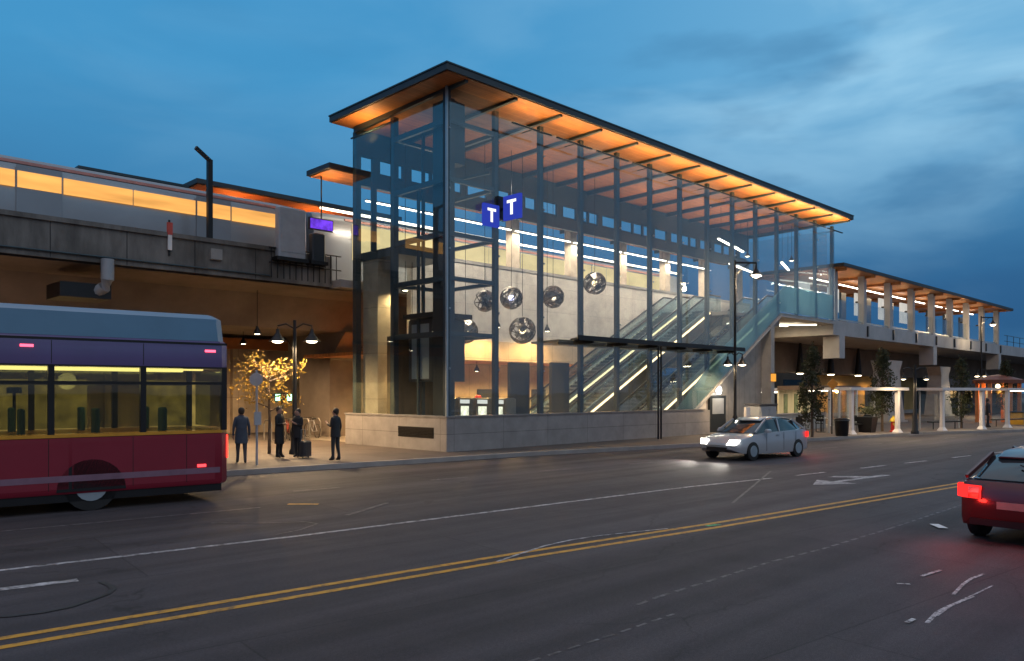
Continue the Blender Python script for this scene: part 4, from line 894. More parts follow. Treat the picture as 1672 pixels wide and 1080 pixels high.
# ================================================================== BUS
def bus():
    t = thing('articulated_bus', 'red and purple city bus with lit windows stopped at the kerb', 'bus', (-10.65, -3.12, 0), rad(174.5))
    LOCAL[0] = False     # x forward from the rear end, y=0 kerb side (far), -? near side is y = +2.55
    # in this frame +x points down the street (left in the photo); the near side is y=0, the far side y=-2.55
    red = mat('bus_red', (.235, .012, .030), .32, 0, .07, 1, coat=.5); pur = mat('bus_purple', (.075, .042, .165), .32, 0, .08, 1, coat=.5); blu = mat('bus_blue_grey', (.085, .19, .30), .35, .1, .10, .7, coat=.4)
    yel = mat('bus_yellow_stripe', (.62, .28, .02), .35, coat=.4)
    L = 12.0; y0, y1 = 0.0, 2.55      # near side at y1? set by rotation: near = +y after turning
    near, farr = 2.55, 0.0
    def side(y, s):
        a = y; b = y - s*.07
        return a, b
    # shell: lower body, roof shell
    def hull(z0, z1, name, m, ins=0.0, smooth=True):
        c = .16
        def ring(z, i): return [(c+i, i, z), (L-c-i, i, z), (L-i, c+i, z), (L-i, 2.55-c-i, z), (L-c-i, 2.55-i, z), (c+i, 2.55-i, z), (i, 2.55-c-i, z), (i, c+i, z)]
        return ring
    r = hull(0, 0, '', None)
    low = MB().loft([r(.36, .03), r(.42, 0), r(1.45, 0), r(1.455, .05)], True).build('lower_body', red, t, True)
    MB().loft([r(1.46, .004), r(1.52, .004)], True).build('yellow_stripe', yel, t)
    for x in (.9, 1.95, 3.45, 4.9, 6.3, 7.8): MB().box(x-.006, x+.006, 2.549, 2.5535, .44, 1.44).build('panel_seam', M['dark'], low)
    for x in (1.75, 3.4, 5.05, 6.7): MB().box(x-.006, x+.006, 2.549, 2.5535, 2.9, 3.34).build('panel_seam', M['dark'], t)
    MB().box(.05, L-.05, 2.545, 2.5545, 2.845, 2.88).build('drip_rail', M['dark'], t); MB().box(.05, L-.05, 2.545, 2.556, 3.355, 3.40).build('drip_rail', M['dark'], t)
    # window posts and interior
    for y in (2.49, .06):
        m = MB()
        for x in (.10, 1.75, 3.4, 5.05, 6.7, 8.35, 10.0, L-.12): m.box(x-.055, x+.055, y-.05, y+.05, 1.52, 2.86)
        m.box(.1, L-.1, y-.045, y+.045, 2.50, 2.56)
        m.build('window_pillars', M['dark'], t)
    for k, (a, b) in enumerate(zip((.16, 1.81, 3.46, 5.11, 6.76, 8.41, 10.06), (1.69, 3.34, 4.99, 6.64, 8.29, 9.94, L-.18))):
        MB().box(a, b, 2.515, 2.528, 1.54, 2.85).build('window', M['bus_glass'], t)
        MB().box(a, b, .022, .035, 1.54, 2.85).build('window', M['bus_glass'], t)
    MB().box(-.005, .01, .25, 2.3, 1.56, 2.8).build('rear_window', M['bus_glass'], t)
    MB().box(.2, L-.2, .12, 2.43, .9, .98).build('floor', M['darkpanel'], t)
    for sx in range(8):
        for yy in (.35, 1.75):
            MB().bev(1.2+1.3*sx, 1.65+1.3*sx, yy, yy+.42, .98, 1.42, .05).build('seat', M['bus_seat'], t); MB().bev(1.18+1.3*sx, 1.27+1.3*sx, yy, yy+.42, 1.42, 2.02, .03).build('seat_back', M['bus_seat'], t)
    for yy in (.55, 2.0): MB().box(.4, L-.4, yy-.06, yy+.06, 2.81, 2.845).build('ceiling_light', emit('bus_ceiling_light', (1, .80, .34), 3.2), t)
    MB().loft([r(2.86, 0), r(3.36, 0), r(3.44, .04)], True).build('upper_body', pur, t, True)
    MB().loft([r(3.445, .06), r(3.92, .10), r(4.02, .24)], True).build('roof_fairing', blu, t, True)
    for x in (2.7, 9.3):
        for y in (2.42, .13):
            w = MB(); 
            for rr_, yy, hh, nm, mm in ((.48, y, .14, 'tyre', M['rubber']), (.29, y + (.075 if y > 1 else -.075), .02, 'rim', M['steel_light'])):
                wb = MB(); wb.loft([[(x+rr_*math.cos(2*PI*k/20), yy-hh, .48+rr_*math.sin(2*PI*k/20)) for k in range(20)], [(x+rr_*math.cos(2*PI*k/20), yy+hh*.5, .48+rr_*math.sin(2*PI*k/20)) for k in range(20)]]); 
                if nm == 'tyre': ty_ = wb.build('wheel', mm, t, True)
                else: wb.build('rim', mm, ty_, True)
    for x in (2.7, 9.3): MB().loft([[(x+.62*math.cos(PI*k/12), 2.535, .40+.62*math.sin(PI*k/12)) for k in range(13)], [(x+.62*math.cos(PI*k/12), 2.553, .40+.62*math.sin(PI*k/12)) for k in range(13)]]).build('wheel_arch', M['dark'], t)
    MB().box(.15, L-.15, .06, 2.49, .2, .36).build('skirt', M['dark'], t)
    for x in (.5, 4.5, 8.2): MB().box(x, x+.18, 2.552, 2.566, .74, .80).build('marker_light', emit('red_marker', (1, .05, .06), 3), t)
    for x in (.3, 3.7, 7.4): MB().box(x, x+.22, 2.552, 2.570, 3.20, 3.25).build('marker_light', emit('pink_marker', (1, .10, .18), 3), t)
    for y in (.12, 2.2): MB().box(-.02, .0, y, y+.2, .9, 1.4).build('tail_light', emit('bus_tail', (1, .03, .02), 6), t)
    MB().box(.2, L-.2, 2.5535, 2.556, .60, .72).build('lilac_stripe', mat('bus_lilac', (.22, .12, .17), .35, coat=.4), t)
    pan = MB()
    for x in (.3, 3.1, 5.9, 8.7): pan.box(x+.01, x+2.75, 2.551, 2.553, .46, 1.42)
    pan.build('side_panels', red, low)
    LOCAL[0] = True
    return t
M['bus_glass'] = glass('bus_window_glass', (.62, .64, .52), .05, .40, .0)
M['bus_seat'] = mat('bus_seat_teal', (.02, .10, .11), .7); M['rubber'] = mat('tyre_rubber', (.018, .018, .018), .8)
bus()
R_ = rad(174.5)
for x in (2.5, 6.0): add_light('bus_interior_light', 'POINT', (-10.65 + x*math.cos(R_) - 1.28*math.sin(R_), -3.12 + x*math.sin(R_) + 1.28*math.cos(R_), 2.6), 9, (1, .80, .36), .2)

# ================================================================== CARS
def car(loc, rz, label, paint, head_on, tail_on):
    t = thing('parked_car' if False else 'car', label, 'car', loc, rz); LOCAL[0] = False
    pm = mat(label.split()[0] + '_car_paint', paint, .28, .25, .05, 1, coat=.8)
    # lower body stations: x, half width, z bottom, z top (x forward)
    stn = [(-2.22, .60, .42, .82), (-2.12, .78, .28, .97), (-1.7, .87, .22, 1.02), (-.8, .90, .20, .98), (.5, .90, .20, .95), (1.3, .89, .22, .88), (1.9, .84, .26, .76), (2.15, .72, .34, .62), (2.22, .58, .40, .55)]
    rings = [[(x, -w, zb+.12), (x, -w*.97, zb), (x, w*.97, zb), (x, w, zb+.12), (x, w, zb+(zt-zb)*.62), (x, w*.95, zt-.03), (x, w*.80, zt), (x, -w*.80, zt), (x, -w*.95, zt-.03), (x, -w, zb+(zt-zb)*.62)] for x, w, zb, zt in stn]
    b = MB().loft(rings).build('body', pm, t, True)
    cab = [(-1.95, .70, .98, 1.00), (-1.30, .66, .97, 1.36), (-.5, .65, .95, 1.44), (.25, .64, .94, 1.41), (1.15, .70, .90, .93)]
    g = MB().loft([[(x, -.80 if i not in (0, 4) else -w-.05, zb), (x, .80 if i not in (0, 4) else w+.05, zb), (x, w*.98, zt-.06), (x, w*.80, zt-.015), (x, -w*.80, zt-.015), (x, -w*.98, zt-.06)] for i, (x, w, zb, zt) in enumerate(cab)]).build('glasshouse', M['car_glass'], t, True)
    MB().loft([[(x, -w*.80, zt-.012), (x, w*.80, zt-.012), (x, w*.74, zt+.012), (x, -w*.74, zt+.012)] for x, w, zt in ((-1.42, .655, 1.30), (-1.2, .66, 1.385), (-.5, .65, 1.44), (.25, .64, 1.41), (.45, .645, 1.335))]).build('roof', pm, t, True)
    for sgn in (-1, 1):
        for (x0, z0, x1, z1) in ((1.12, .95, .38, 1.36), (-.28, .95, -.30, 1.41), (-1.9, 1.0, -1.25, 1.35)): MB().bar((x0, sgn*.79, z0), (x1, sgn*.655, z1), .05, .06).build('roof_pillar', pm, t)
        MB().bev(.55, .78, sgn*.98-.09, sgn*.98+.09, .93, 1.06, .04).build('mirror', pm, t)
        for xs in (.62, -.42, -1.18): MB().box(xs-.006, xs+.006, sgn*.9005-.004, sgn*.9005+.004, .30, .93).build('door_seam', M['dark'], t)
        MB().box(-.15, .02, sgn*.905-.012, sgn*.905+.012, .82, .85).build('door_handle', M['steel_light'], t)
        MB().loft([[(2.13, sgn*.42, .56), (2.10, sgn*.74, .56), (1.98, sgn*.80, .70), (2.05, sgn*.45, .70)], [(2.24, sgn*.40, .54), (2.19, sgn*.70, .54), (2.02, sgn*.83, .72), (2.10, sgn*.45, .72)]]).build('headlight', M['head_on'] if head_on else M['glass_plain'], t)
        op = [(-2.262, .46), (-2.20, .72), (-2.08, .86), (-1.90, .905)]; ip = [(-2.20, .46), (-2.14, .70), (-2.04, .80), (-1.90, .84)]
        MB().loft([[(x, sgn*y, z) for x, y in op] + [(x, sgn*y, z) for x, y in reversed(ip)] for z in (.70, .90)]).build('tail_light', M['tail_on'] if tail_on else M['tail_off'], t)
        MB().box(-2.285, -2.268, sgn*.47, sgn*.62, .72, .78).build('reversing_lens', M['tail_off'], t); MB().box(-2.285, -2.268, sgn*.47, sgn*.62, .80, .88).build('reversing_lens', mat('clear_lens', (.45, .30, .30), .15), t)
        for x in (-1.35, 1.38):
            w = MB().loft([[(x+q*math.cos(2*PI*k/20), sgn*yy, .32+q*math.sin(2*PI*k/20)) for k in range(20)] for q, yy in ((.30, .70), (.32, .72), (.32, .89), (.29, .905))]).build('wheel', M['rubber'], t, True)
            MB().loft([[(x+q*math.cos(2*PI*k/16), sgn*yy, .32+q*math.sin(2*PI*k/16)) for k in range(16)] for q, yy in ((.20, .90), (.19, .915), (.06, .915))]).build('rim', M['steel_light'], w, True)
    MB().box(2.18, 2.235, -.42, .42, .34, .46).build('grille', M['dark'], t); MB().box(-2.235, -2.205, -.24, .24, .57, .68).build('number_plate', mat('plate_grey', (.22, .22, .21), .5), t); MB().box(-2.05, -1.98, -.62, .62, .975, .995).build('boot_spoiler', M['dark'], t); MB().bar((-2.02, -.5, 1.005), (-1.62, .12, 1.21), .02, .015).build('rear_wiper', M['dark'], t)
    MB().box(-2.24, -2.0, -.62, .62, .30, .40).build('bumper', M['dark'], t)
    LOCAL[0] = True
    f = Vector((math.cos(rz), math.sin(rz), 0)); n = Vector((-f.y, f.x, 0)); p = Vector(loc)
    for sgn in (-1, 1):
        if head_on: add_light('headlight_beam', 'SPOT', p + f*2.3 + n*.6*sgn + Vector((0, 0, .62)), 260, (1, .93, .82), .06, (rad(80), 0, rz - PI/2), rad(75), .6)
        if tail_on: add_light('tail_light_glow', 'POINT', p - f*2.75 + n*.70*sgn + Vector((0, 0, .72)), 14, (1, .03, .02), .08)
    return t
M['car_glass'] = mat('dark_car_glass', (.012, .015, .018), .06, 0, .05, 1, spec=.8); M['head_on'] = emit('headlight_on', (1, .95, .86), 9); M['tail_on'] = emit('tail_light_on', (1, .03, .028), 1.5); M['tail_off'] = mat('tail_lens', (.25, .01, .01), .2)
car((7.6, -8.15, 0), PI - rad(6.1), 'silver saloon car with lit headlights passing the station', (.42, .43, .45), True, True)
car((-2.75, -19.4, 0), -rad(6.1), 'dark red saloon car with glowing tail lights in the near lane', (.06, .010, .012), False, True)

# ================================================================== PEOPLE
def person(loc, rz, label, top_c, leg_c, hair_c, h=1.70, stride=0.0, arms='down', coat_len=.80):
    t = thing('person', label, 'person', loc, rz, 'people waiting on the plaza'); k = h/1.7
    V = []; E = []; Rr = []
    def v(p, r, par=None):
        V.append(Vector(p)*k); Rr.append((r*k if not isinstance(r, tuple) else r[0]*k, r*k if not isinstance(r, tuple) else r[1]*k))
        if par is not None: E.append((par, len(V)-1))
        return len(V)-1
    pel = v((0, 0, .95), (.15, .11)); sp = v((0, 0, 1.15), (.135, .10), pel); ch = v((0, .0, 1.32), (.16, .11), sp); nk = v((0, .005, 1.46), .055, ch); hd = v((0, -.01, 1.55), (.075, .085), nk); hm = v((0, -.01, 1.62), (.080, .100), hd); v((0, .0, 1.68), (.055, .07), hm)
    ns = v((0, -.105, 1.565), .014, hd)
    for s in (-1, 1):
        v((s*.085, .0, 1.57), .016, hd)
        sh = v((s*.165, 0, 1.385), .062, ch)
        if arms == 'phone' and s == 1: el = v((s*.215, -.02, 1.13), .046, sh); wr = v((s*.12, -.24, 1.20), .032, el); hn = v((s*.08, -.30, 1.24), .034, wr); fd = Vector((-.03, -.06, .05))
        elif arms == 'folded': el = v((s*.23, -.03, 1.13), .046, sh); wr = v((s*.05, -.20, 1.14), .034, el); hn = v((-s*.03, -.21, 1.15), .034, wr); fd = Vector((-s*.07, -.01, .0))
        else: el = v((s*.225, .03, 1.12), .046, sh); wr = v((s*.235, -.03, .88), .032, el); hn = v((s*.232, -.045, .80), .034, wr); fd = Vector((0, -.015, -.075))
        for q in range(4):
            base = v(tuple(V[hn]/k + fd*.5 + Vector((0, (q-1.5)*.019, 0))), .0105, hn); mid = v(tuple(V[base]/k + fd*(.50 - .06*abs(q-1.5)) + Vector((-s*.006, 0, 0))), .0092, base); v(tuple(V[mid]/k + fd*.38 + Vector((-s*.016, 0, 0))), .008, mid)
        th = v(tuple(V[wr]/k.__float__() + (V[hn]/k - V[wr]/k)*.5 + Vector((-s*.02, -.035, 0))), .012, wr); v(tuple(V[th]/k + fd*.6 + Vector((0, -.018, 0))), .010, th)
        hp = v((s*.092, 0, .90), (.095, .10), pel); kn = v((s*.098, -s*stride*.35-.01, .50), .066, hp); an = v((s*.10, -s*stride+.03, .09), .045, kn); to = v((s*.115, -s*stride-.13, .045), .040, an); v((s*.10, -s*stride+.07, .045), .036, an)
    me = bpy.data.meshes.new('body'); me.from_pydata([tuple(x) for x in V], E, [])
    o = bpy.data.objects.new('body', me); C.objects.link(o)
    md = o.modifiers.new('skin', 'SKIN'); md.use_smooth_shade = True
    for i, r in enumerate(Rr): me.skin_vertices[0].data[i].radius = r
    for i in range(len(V)): me.skin_vertices[0].data[i].use_root = (i == 0)
    sb = o.modifiers.new('sub', 'SUBSURF'); sb.levels = 1; sb.render_levels = 1
    dg = bpy.context.evaluated_depsgraph_get(); dg.update()
    me2 = bpy.data.meshes.new_from_object(o.evaluated_get(dg)); o.modifiers.clear(); o.data = me2
    mats = [mat('skin', (.36, .21, .15), .55, 0, .06, 8), mat('trousers', leg_c, .8, 0, .2, 6), mat('jacket_sleeve', top_c, .75, 0, .2, 6), mat('shoes', (.015, .013, .012), .5)]
    me2.materials.clear()
    for q in mats: me2.materials.append(q)
    for p in me2.polygons:
        c = p.center/k; p.use_smooth = True
        hand = (arms == 'down' and abs(c.x) > .19 and c.z < .87) or (arms == 'phone' and c.y < -.22 and c.z > 1.1 and c.z < 1.4) or (arms == 'folded' and c.y < -.18 and abs(c.x) < .10 and 1.0 < c.z < 1.3)
        p.material_index = 0 if (c.z > 1.47 or hand) else 3 if c.z < .085 else 1 if c.z < .95 and abs(c.x) < .19 else 2
    o.parent = t
    LOCAL[0] = False
    ct = MB(); prof = [(coat_len, .19, .15), (.95, .185, .14), (1.08, .168, .125), (1.22, .178, .130), (1.34, .192, .128), (1.41, .170, .105), (1.455, .085, .075)]
    ct.loft([[(k*a*math.cos(2*PI*i/18), k*b*math.sin(2*PI*i/18), k*z) for i in range(18)] for z, a, b in prof]).build('jacket', mat('jacket', top_c, .75, 0, .25, 5), t, True)
    hr = MB(); hr.loft([[(k*a*math.cos(2*PI*i/14), k*(.018 + b*math.sin(2*PI*i/14)), k*z) for i in range(14)] for z, a, b in ((1.50, .060, .058), (1.56, .088, .086), (1.62, .097, .100), (1.67, .090, .098), (1.71, .064, .070), (1.727, .02, .02))]).build('hair', mat('hair', hair_c, .6, 0, .3, 10), t, True)
    LOCAL[0] = True
    return t
person((-5.0, -.48, .15), rad(200), 'lone person in a dark jacket and slim trousers at the plaza kerb', (.014, .016, .020), (.03, .035, .042), (.02, .014, .01), 1.66, .05, 'phone', .78)
person((-5.75, 1.75, .15), rad(30), 'person in a long black coat with arms folded, left of a pair', (.010, .010, .012), (.012, .012, .014), (.05, .03, .02), 1.70, .0, 'folded', .48)
person((-5.25, 1.45, .15), rad(-70), 'person in a black jacket looking at a phone, right of a pair', (.012, .012, .016), (.02, .022, .028), (.015, .01, .008), 1.62, .04, 'phone', .70)
person((-7.55, .75, .15), rad(160), 'person in a blue grey coat beside the bus stop pole', (.04, .055, .085), (.05, .05, .06), (.03, .02, .015), 1.70, .10, 'down', .62)
sc_ = thing('suitcase', 'small dark wheeled suitcase beside the pair of people', 'suitcase', (-5.1, 1.2, .15), .4)
LOCAL[0] = False
MB().bev(-.2, .2, -.12, .12, .05, .58, .05).build('shell', mat('suitcase_shell', (.03, .03, .035), .45), sc_)
MB().tube([(-.1, .1, .55), (-.1, .1, .95), (.1, .1, .95), (.1, .1, .55)], .012, 5).build('handle', M['steel_light'], sc_)
for x in (-.15, .15): MB().sphere((x, 0, .03), .03, 8, 6).build('wheel', M['rubber'], sc_)
LOCAL[0] = True

# bus stop pole with round sign
bs = thing('bus_stop_sign', 'thin grey pole with a round pale sign near the kerb', 'bus stop sign', (-7.45, -.05, .15))
MB().tube([(-7.45, -.05, .15), (-7.45, -.05, 3.0)], .035, 8).build('pole', M['grey'], bs)
dv = Vector((-.70, -.71, 0)); sgp = MB(); cc = Vector((-7.45, -.05, 2.72)) + dv*.04; rt = Vector((.71, -.70, 0))
sgp.loft([[tuple(cc + dv*dd + rt*.20*math.cos(2*PI*i/20) + Vector((0, 0, .20*math.sin(2*PI*i/20)))) for i in range(20)] for dd in (0, .025)]); sgp.build('sign_disc', mat('pale_sign', (.42, .40, .40), .5), bs)
MB().box(-7.56, -7.34, -.12, -.09, 1.35, 1.75).build('timetable_case', M['grey'], bs)

# ================================================================== RIGHT SIDE STREET FURNITURE
# return wall / kiosk block under the landing
kw = thing('stair_end_wall', 'grey concrete wall closing the space below the stair landing', 'wall', (20.5, .6, .15))
MB().prism_xz([(17.62, .15), (24.3, .15), (24.3, 5.9), (23.6, 5.58), (17.62, 1.98)], .5, .8).build('wall', panel_mat('ribbed_grey_wall', (.30, .28, .26), .6, 9, .7, .06, .6, 'SUMZ', .014), kw)
MB().box(24.32, 24.75, -.1, .5, .15, 6.2).build('pillar', M['concrete'], kw)
nd = MB(); nd.box(18.5, 20.1, .36, .497, .15, 2.15); niche = nd.build('door', M['darkpanel'], kw); MB().box(18.72, 19.88, .345, .358, 1.15, 2.0).build('door_window', M['grey'], niche)
wl = thing('wall_lamp', 'round white wall lamp above the dark door', 'wall lamp', (19.2, .4, 2.6)); MB().sphere((19.25, .28, 2.42), .21, 12, 8, 0, (1, .6, 1.1)).build('globe', M['lens_white'], wl); MB().box(19.15, 19.35, .38, .499, 2.3, 2.55).build('bracket', M['dark'], wl)
add_light('wall_lamp_light', 'POINT', (19.25, -.05, 2.42), 40, (1, .85, .62), .15)
am = thing('amber_wall_sign', 'small amber lit sign on the concrete pillar', 'sign', (24.5, -.2, 3.2)); MB().box(24.3, 24.75, -.2, -.105, 2.95, 3.4).build('panel', emit('amber_panel', (1, .42, .06), 1.0), am); MB().box(24.28, 24.77, -.19, -.107, 3.4, 3.44).build('frame', M['dark'], am)
ub = thing('utility_box', 'large grey double door utility box on the pavement', 'utility box', (20.9, -1.3, .15)); MB().bev(20.0, 21.8, -1.75, -.9, .22, 1.62, .06).build('body', M['grey'], ub)
for x in (20.06, 20.92): MB().box(x, x+.80, -1.768, -1.752, .34, 1.45).build('door', M['grey'], ub)
MB().box(19.95, 21.85, -1.8, -.85, 1.62, 1.70).build('lid', mat('dark_lid', (.06, .06, .07), .5), ub); MB().box(19.95, 21.85, -1.8, -.85, .15, .22).build('base', M['concrete'], ub)
nb = thing('notice_box', 'small white box on a post left of the utility box', 'notice box', (18.9, -1.5, .15)); MB().box(18.75, 19.15, -1.62, -1.48, 1.0, 1.55).build('case', M['white'], nb); MB().tube([(18.95, -1.5, .15), (18.95, -1.5, 1.0)], .04, 6).build('post', M['dark'], nb)
# low wall and dim tables
lwl = thing('low_concrete_wall', 'low grey concrete wall behind the pavement tables', 'wall', (25, -1.2, .15)); MB().box(22.4, 28.8, -1.35, -1.1, .15, 1.05).build('wall', M['concrete'], lwl); MB().box(22.35, 28.85, -1.4, -1.05, 1.05, 1.12).build('coping', M['concrete'], lwl)
def table_builder():
    t = thing('cafe_table', 'pavement table', 'table', (0, 0, .15), group='small pavement tables'); LOCAL[0] = False
    MB().lathe(0, 0, [(.0, .74), (.42, .74), (.42, .78), (.0, .78)], 16).build('top', mat('metal_table_top', (.45, .43, .40), .3, .6), t); MB().tube([(0, 0, 0), (0, 0, .74)], .04, 8).build('stem', M['dark'], t); MB().lathe(0, 0, [(.0, 0), (.26, 0), (.24, .03), (.0, .04)], 12).build('foot', M['dark'], t)
    LOCAL[0] = True; return t
def chair_builder():
    t = thing('cafe_chair', 'pavement chair', 'chair', (0, 0, .15), group='dark metal pavement chairs'); LOCAL[0] = False
    MB().bev(-.21, .21, -.21, .21, .43, .47, .015).build('seat', M['dark'], t); MB().bev(-.21, .21, .18, .22, .55, .88, .01).build('backrest', M['dark'], t)
    for x in (-.18, .18):
        for y in (-.18, .2): MB().tube([(x, y, 0), (x, y, .44 if y < 0 else .86)], .014, 5).build('leg', M['dark'], t)
    LOCAL[0] = True; return t
tb0 = table_builder(); ch0 = chair_builder()
tpos = [(22.2, -3.0, 'pavement table nearest the utility box'), (23.6, -3.4, 'pavement table in front of the low wall'), (27.0, -4.3, 'pavement table in front of the lit glass room')]
cpos = [(21.5, -3.3, 1.2, 'dark chair left of the table by the utility box'), (22.9, -2.6, -1.4, 'dark chair behind the table by the utility box'), (24.3, -3.0, -1.2, 'dark chair behind the table at the low wall'), (26.2, -4.2, 1.5, 'dark chair left of the table by the lit glass room'), (27.7, -4.2, -1.6, 'dark chair right of the table by the lit glass room')]
for i, (u, v, l) in enumerate(tpos):
    o = tb0 if i == 0 else dup(tb0); o.location = (u, v, .15); o['label'] = l
for i, (u, v, r, l) in enumerate(cpos):
    o = ch0 if i == 0 else dup(ch0); o.location = (u, v, .15); o.rotation_euler = (0, 0, r); o['label'] = l
# concession stand: bright counter
cs = thing('kiosk_stand', 'brightly lit kiosk with yellow shelves below the landing', 'kiosk', (29, 3.5, .15))
MB().box(26.6, 32.0, 3.0, 6.0, 2.35, 2.6).build('roof', M['white'], cs); MB().box(26.8, 31.8, 5.6, 5.8, .15, 2.35).build('back_wall', mat('kiosk_yellow', (.62, .48, .20), .6, 0, .2, 2), cs)
MB().box(26.8, 31.8, 3.1, 3.5, .15, 1.05).build('counter', M['grey'], cs)
for z in (1.35, 1.85):
    MB().box(26.9, 31.7, 5.2, 5.58, z-.03, z).build('shelf', M['white'], cs)
rng = random.Random(4); gds = []
for (cc_, nm) in (((.55, .38, .06), 'yellow_goods'), ((.18, .20, .06), 'olive_goods'), ((.50, .10, .04), 'red_goods')):
    g = MB()
    for k in range(16): x = rng.uniform(27, 31.4); z = rng.choice((1.06, 1.36, 1.86)); g.box(x, x+rng.uniform(.12, .3), 5.25 - rng.uniform(0, .02), 5.5, z, z+rng.uniform(.15, .38))
    g.build('goods', mat(nm, cc_, .5), cs)
MB().box(27.0, 31.6, 3.2, 3.3, 2.28, 2.345).build('strip_light', M['tube'], cs)
add_light('kiosk_light', 'AREA', (29.3, 4.2, 2.3), 70, (1, .82, .48), sx=4.5, sy=.6)
# lit glass room
gr = thing('glass_waiting_room', 'lit glass waiting room with pale frame under the platform', 'waiting room', (33, 1.2, .15))
MB().box(31.2, 36.0, -.6, 3.0, 2.45, 2.75).build('roof', mat('brown_roof_edge', (.16, .12, .10), .6), gr)
for x in (31.3, 32.7, 34.1, 35.5): MB().box(x, x+.12, -.55, -.43, .15, 2.45).build('frame_post', M['white'], gr)
for x in (31.42, 32.82, 34.22): MB().box(x, x+1.28, -.50, -.485, .3, 2.44).build('glass_pane', M['glass_plain'], gr)
MB().box(31.2, 36, 2.9, 3.0, .15, 2.45).build('back_wall', mat('cream_wall', (.60, .52, .34), .6, 0, .2, 1.5, stretch=(3, 3, .3)), gr)
for x in (31.9, 33.4, 34.8): MB().box(x, x+.5, 2.86, 2.899, .3, 2.2).build('poster', mat('olive_poster', (.16, .20, .10), .5, 0, .5, 3), gr)
MB().box(31.5, 35.8, 1.5, 1.6, .45, .55).build('bench', M['dark'], gr); MB().box(31.6, 35.6, 1.0, 1.1, 2.38, 2.445).build('strip_light', M['tube'], gr)
add_light('waiting_room_light', 'AREA', (33.6, 1.2, 2.35), 75, (1, .85, .55), sx=4, sy=1)
# background: dark glazing band, far wall, ceiling downlights under the platform
bw = thing('background_building', 'dark building with blue dusk windows seen under the viaduct', 'building', (60, 26, .15))
MB().box(66, 140, 25, 34, .15, 6.0).build('wall', mat('dim_brown_wall', (.10, .075, .055), .8, 0, .25, .5), bw)
for k in range(8): MB().box(67+9*k, 73.5+9*k, 24.95, 24.998, 2.2, 3.9).build('window', mat('dusk_blue_glazing', (.05, .13, .22), .15, .6, .2, .5), bw)
yw = thing('under_platform_wall', 'ochre lit wall below the platform behind the white shelters', 'wall', (48, 7.5, .15))
MB().box(47.5, 70, 7.4, 7.7, .15, 3.79).build('wall', mat('ochre_wall', (.42, .28, .10), .8, 0, .25, .7), yw); MB().box(47.4, 70.1, 7.3, 7.395, .15, .5).build('base_course', M['concrete'], yw)
for k in range(4): MB().box(53+4*k, 55+4*k, 7.37, 7.398, .15, 2.6).build('shutter', M['darkpanel'], yw)
for k, u in enumerate((29.0, 34.5, 40, 45.5, 51, 57)):
    t = thing('downlight', 'round warm downlight under the platform, ' + ['nearest the hall', 'second from the hall', 'third from the hall', 'fourth from the hall', 'fifth from the hall', 'furthest from the hall'][k], 'light', (u, 5.6, 3.9), group='downlights under the platform')
    MB().lathe(u, 5.6, [(.0, 3.70), (.24, 3.72), (.26, 3.78), (.0, 3.79)], 14).build('lens', M['lens'], t); MB().lathe(u, 5.6, [(.28, 3.77), (.30, 3.9), (.1, 6.1), (.0, 6.1)], 14).build('housing', M['dark'], t)
    add_light('downlight_light', 'SPOT', (u, 5.6, 3.66), 420, AMBER, .05, (0, 0, 0), rad(165), .6)
# tapered concrete piers seen between the shelters
for (u, v, lab) in ((40.6, -.6, 'tapered concrete pier behind the first white shelter'), (58.5, 1.5, 'tapered concrete pier behind the second white shelter')):
    t = thing('platform_pier', lab, 'pier', (u, v, .15)); MB().loft([[(u-a, v-b, z), (u+a, v-b, z), (u+a, v+b, z), (u-a, v+b, z)] for a, b, z in ((1.6, .7, .15), (1.25, .6, 2.2), (1.0, .55, 3.8), (1.4, .6, 4.58))]).build('shaft', M['concrete'], t); MB().box(u-1.75, u+1.75, v-.85, v+.85, .152, .3).build('footing', M['concrete'], t)
# white framed shelters along the kerb
def shelter(u0, v0, u1, v1, label, h=2.42, dep=1.5, lit=0):
    t = thing('bus_shelter', label, 'shelter', ((u0+u1)/2, (v0+v1)/2, .15), group='white framed bus shelters')
    a = Vector((u0, v0, 0)); b = Vector((u1, v1, 0)); d = (b-a).normalized(); n = Vector((-d.y, d.x, 0)); L = (b-a).length
    def P(s, q, z): w = a + d*s + n*q; return (w.x, w.y, z)
    MB().loft([[P(-.25, -.2, z), P(L+.7, -.2, z), P(L+.7, dep, z), P(-.25, dep, z)] for z in (h, h+.16)]).build('roof', M['white'], t)
    for s in (0, L):
        p = MB()
        p.loft([[P(s-x, -x, z), P(s+x, -x, z), P(s+x, x, z), P(s-x, x, z)] for x, z in ((.20, .15), (.10, .35), (.085, 1.2), (.10, h))]); p.build('post', M['white'], t)
        MB().tube([P(s, dep-.1, .15), P(s, dep-.1, h)], .05, 6).build('rear_post', M['grey'], t)
    MB().loft([[P(.1, dep-.08, z), P(L-.1, dep-.08, z), P(L-.1, dep-.065, z), P(.1, dep-.065, z)] for z in (.5, 2.2)]).build('rear_glass', M['glass_plain'], t)
    MB().loft([[P(.5, dep-.55, z), P(L-.5, dep-.55, z), P(L-.5, dep-.2, z), P(.5, dep-.2, z)] for z in (.55, .62)]).build('bench', M['dark'], t)
    for s in (.8, L-.8): MB().tube([P(s, dep-.38, .15), P(s, dep-.38, .55)], .03, 5).build('bench_leg', M['dark'], t)
    if lit:
        MB().loft([[P(.2, .1, z), P(L-.2, .1, z), P(L-.2, .2, z), P(.2, .2, z)] for z in (h-.05, h-.004)]).build('strip_light', M['lens_soft'], t)
    c = P(L/2, .6, h-.3); add_light('shelter_lamp', 'AREA', P(L/2, .5, h-.06), 75, (1, .78, .52), sx=L*.6, sy=.3)
shelter(22.6, -5.45, 26.2, -6.45, 'white framed shelter nearest the hall')
